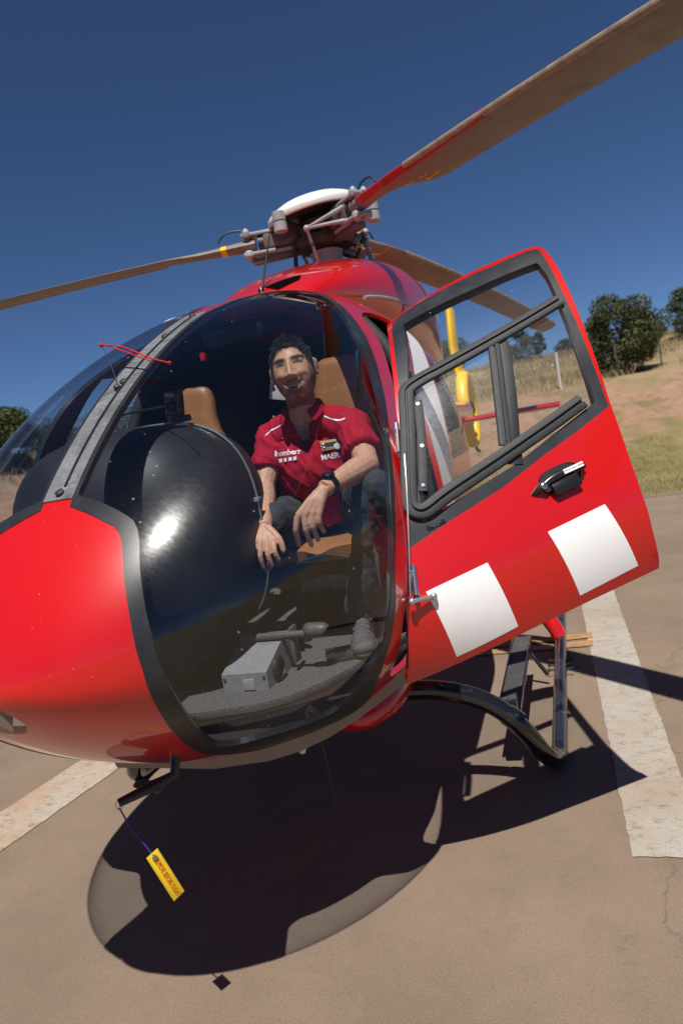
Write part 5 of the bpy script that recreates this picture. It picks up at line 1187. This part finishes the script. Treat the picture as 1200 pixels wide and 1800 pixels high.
for i in range(4):
    p, ex, ey, n_ = chest(.256+i*.021, 1.488, .003); bb = MB(); bb.box(p, (.013, .013, .0012), Matrix((ex, ey, n_)).transposed()); bb.build('shirt_square', 'white', PERSON, smooth=False)
M['patchblack'] = mat('patch_black', (.02, .02, .022), .8); M['patchgold'] = mat('patch_gold', (.45, .30, .09), .7)
p, ex, ey, n_ = chest(.441, 1.512, .005); R = Matrix((ex, ey, n_)).transposed(); bb = MB(); bb.box(p, (.060, .038, .003), R, bev=.001); PT_ = bb.build('badge', 'patchgold', PERSON)
bb = MB(); bb.box(p+ey*-.003+n_*.0015, (.054, .024, .002), R); bb.build('badge_field', 'patchblack', PT_, smooth=False)
for q in (.006, -.007): bb = MB(); bb.lathe([(.004, 0), (.003, .0015)], p-ex*.021+ey*q+n_*.0025, axis=n_, n=10); bb.build('badge_dot', 'white', PT_)
bb = MB(); bb.lathe([(.013, 0), (.012, .0015), (.004, .002)], p+ex*.026-ey*.011+n_*.0025, axis=n_, n=16); bb.build('badge_emblem', 'alu', PT_)
bb = MB(); bb.box(p+ey*-.012+n_*.0025, (.030, .004, .001), R); bb.build('badge_bar', 'patchgold', PT_, smooth=False)
p, ex, ey, n_ = chest(.440, 1.474, .005); drape(text('shirt_lettering', 'MAER', .026, frame_mtx(p, ex, ey), 'white', PERSON, 0, bold=.0009), bv, n_, .0015)
# trousers
b = MB(); HL, HRp = Vector((.405, -1.66, 1.255)), Vector((.245, -1.66, 1.255)); KL, KRr = Vector((.625, -2.115, 1.345)), Vector((.225, -2.07, 1.285)); AL, AR = Vector((.472, -2.02, .915)), Vector((.20, -1.74, .905))
b.sph((.325, -1.64, 1.245), (.185, .14, .10), None, 22)
for h, k, a in ((HL, KL, AL), (HRp, KRr, AR)):
    b.tube([h, h.lerp(k, .5)+Vector((0, 0, .004)), k], [.092, .083, .066], n=18, smooth=3); b.sph(k, .067, n=16); b.tube([k, k.lerp(a, .35)+Vector((0, .01, 0)), a], [.066, .062, .056], n=16, smooth=3)
def wt(co): return np.array([.007*noise.noise((p[0]*14, p[1]*14, p[2]*22))+.0045*noise.noise((p[0]*40, p[1]*36, p[2]*44)) for p in co])
fuse('trousers', b, .007, 4, None, 'trouser', PERSON, wt)
# shoes
def shoe(ank, toe, label=None):
    d = Vector((toe[0]-ank.x, toe[1]-ank.y, 0)).normalized(); s_ = Vector((-d.y, d.x, 0)); up = Vector((0, 0, 1)); R = Matrix((d, s_, up)).transposed(); z0 = .808; O = Vector((ank.x, ank.y, z0))
    b = MB(); b.sph(O+d*.0+up*.045, (.05, .04, .045), R, 18); b.sph(O+d*.10+up*.032, (.085, .043, .032), R, 18); b.sph(O+d*.155+up*.028, (.045, .042, .028), R, 16); b.tube([O+up*.05, O+up*.105+d*-.008], [.042, .046], n=16); b.tube([O+d*.02+up*.08, O+d*.12+up*.045], [.032, .028], n=12)
    sh = fuse('shoe', b, .005, 3, None, 'shoe', PERSON)
    b = MB(); b.sph(O+d*.07+up*.006, (.135, .046, .013), R, 18); b.build('sole', 'sole', sh)
    for i in range(4):
        c = O+d*(.045+.022*i)+up*(.098-.010*i); b = MB(); b.tube([c-s_*.028-up*.008, c+up*.006, c+s_*.028-up*.008], .0035, n=6, smooth=3); b.build('lace', 'lace', sh)
    b = MB(); b.tube([O-d*.045+up*.085, O-d*.058+up*.10, O-d*.045+up*.112], .004, n=6, smooth=3); b.build('pull_loop', 'orange', sh)
    b = MB(); b.sph(O+d*.035+s_*.03+up*.085, .007, n=8); b.build('eyelet', 'orange', sh)
shoe(AL, (.53, -2.26)); shoe(AR, (.02, -1.95))
# watch
wd = (WRL-ELL).normalized(); wc = WRL - wd*.028; u = wd.cross(Vector((0, -.5, 1))).normalized(); v_ = wd.cross(u)
b = MB(); V = []; F = []
for i in range(28):
    a = 2*PI*i/28
    for o1, o2 in ((-.010, .0315), (-.010, .0345), (.010, .0345), (.010, .0315)): V.append(wc + wd*o1 + (u*math.cos(a)+v_*math.sin(a))*o2)
for i in range(28):
    for k in range(4): F.append((i*4+k, ((i+1) % 28)*4+k, ((i+1) % 28)*4+(k+1) % 4, i*4+(k+1) % 4))
b.add(V, F); WT = b.build('watch', 'plastic', PERSON)
nw = Vector((-.1, -.62, .78)); nw = (nw-wd*nw.dot(wd)).normalized(); b = MB(); b.lathe([(.021, 0), (.022, .004), (.021, .010), (.018, .012), (.015, .0115)], wc+nw*.031, axis=nw, n=24); b.build('watch_case', 'plastic', WT)
b = MB(); b.lathe([(.0155, 0), (.015, .0012)], wc+nw*.0425, axis=nw, n=24); b.build('watch_face', 'panel', WT)
# hair: a cap following the skull with many short spikes
V = []; F = []; nu, nv = 64, 26; rr = random.Random(3)
def hair_r(a, th):
    d = Vector((math.sin(th)*math.cos(a), math.sin(th)*math.sin(a), math.cos(th))); u_ = max(0, d.z)
    g_ = 1.004+.048*u_**1.4*(1+.35*noise.noise(d*7))+.012*noise.noise(d*22); return Vector((d.x*.0775*g_, d.y*.0965*g_+.004, d.z*.119*g_)), d
def low(a):
    k = -math.sin(a)                                 # 1 towards the face
    if k > 0: base = 1.80 - .86*min(1, k*1.12)**1.7
    else: base = 1.80+.42*(-k)
    return base + .05*noise.noise((math.cos(a)*9, math.sin(a)*9, 2))
for j in range(nv+1):
    for i in range(nu):
        a = 2*PI*i/nu; th = low(a)*j/nv; p, d = hair_r(a, max(th, .001)); sh_ = 1 if j < nv else .96; V.append(hp_(*(p*sh_)))
for j in range(nv):
    for i in range(nu): i2 = (i+1) % nu; F.append((j*nu+i, (j+1)*nu+i, (j+1)*nu+i2, j*nu+i2))
for _ in range(7000):
    a = rr.uniform(0, 2*PI); th = low(a)*(rr.uniform(0, 1)**.55)*1.02; p, d = hair_r(a, th); q = hp_(*(p*.985)); u_ = max(0, d.z)
    fl = Vector((rr.gauss(-.15, .25), rr.gauss(-.6, .3), rr.gauss(-.25, .25)))          # combed forward and down
    dv = HR @ (d*(.08+.55*u_*rr.uniform(.2, 1)) + fl*(.5+.5*u_)).normalized(); s_ = dv.cross(Vector((rr.gauss(0, 1), rr.gauss(0, 1), rr.gauss(0, 1)))).normalized()*.0009; l = (.0035+.015*u_)*rr.uniform(.6, 1.2)
    m_ = q+dv*l*.55+HR @ Vector((0, 0, .0015)); e_ = q+dv*l-HR @ Vector((0, 0, .004*u_)); k = len(V); V += [q-s_, q+s_, m_+s_*.8, m_-s_*.8, e_]; F += [(k, k+1, k+2, k+3), (k+3, k+2, k+4)]
mesh('hair', V, F, 'hair', PERSON, True)
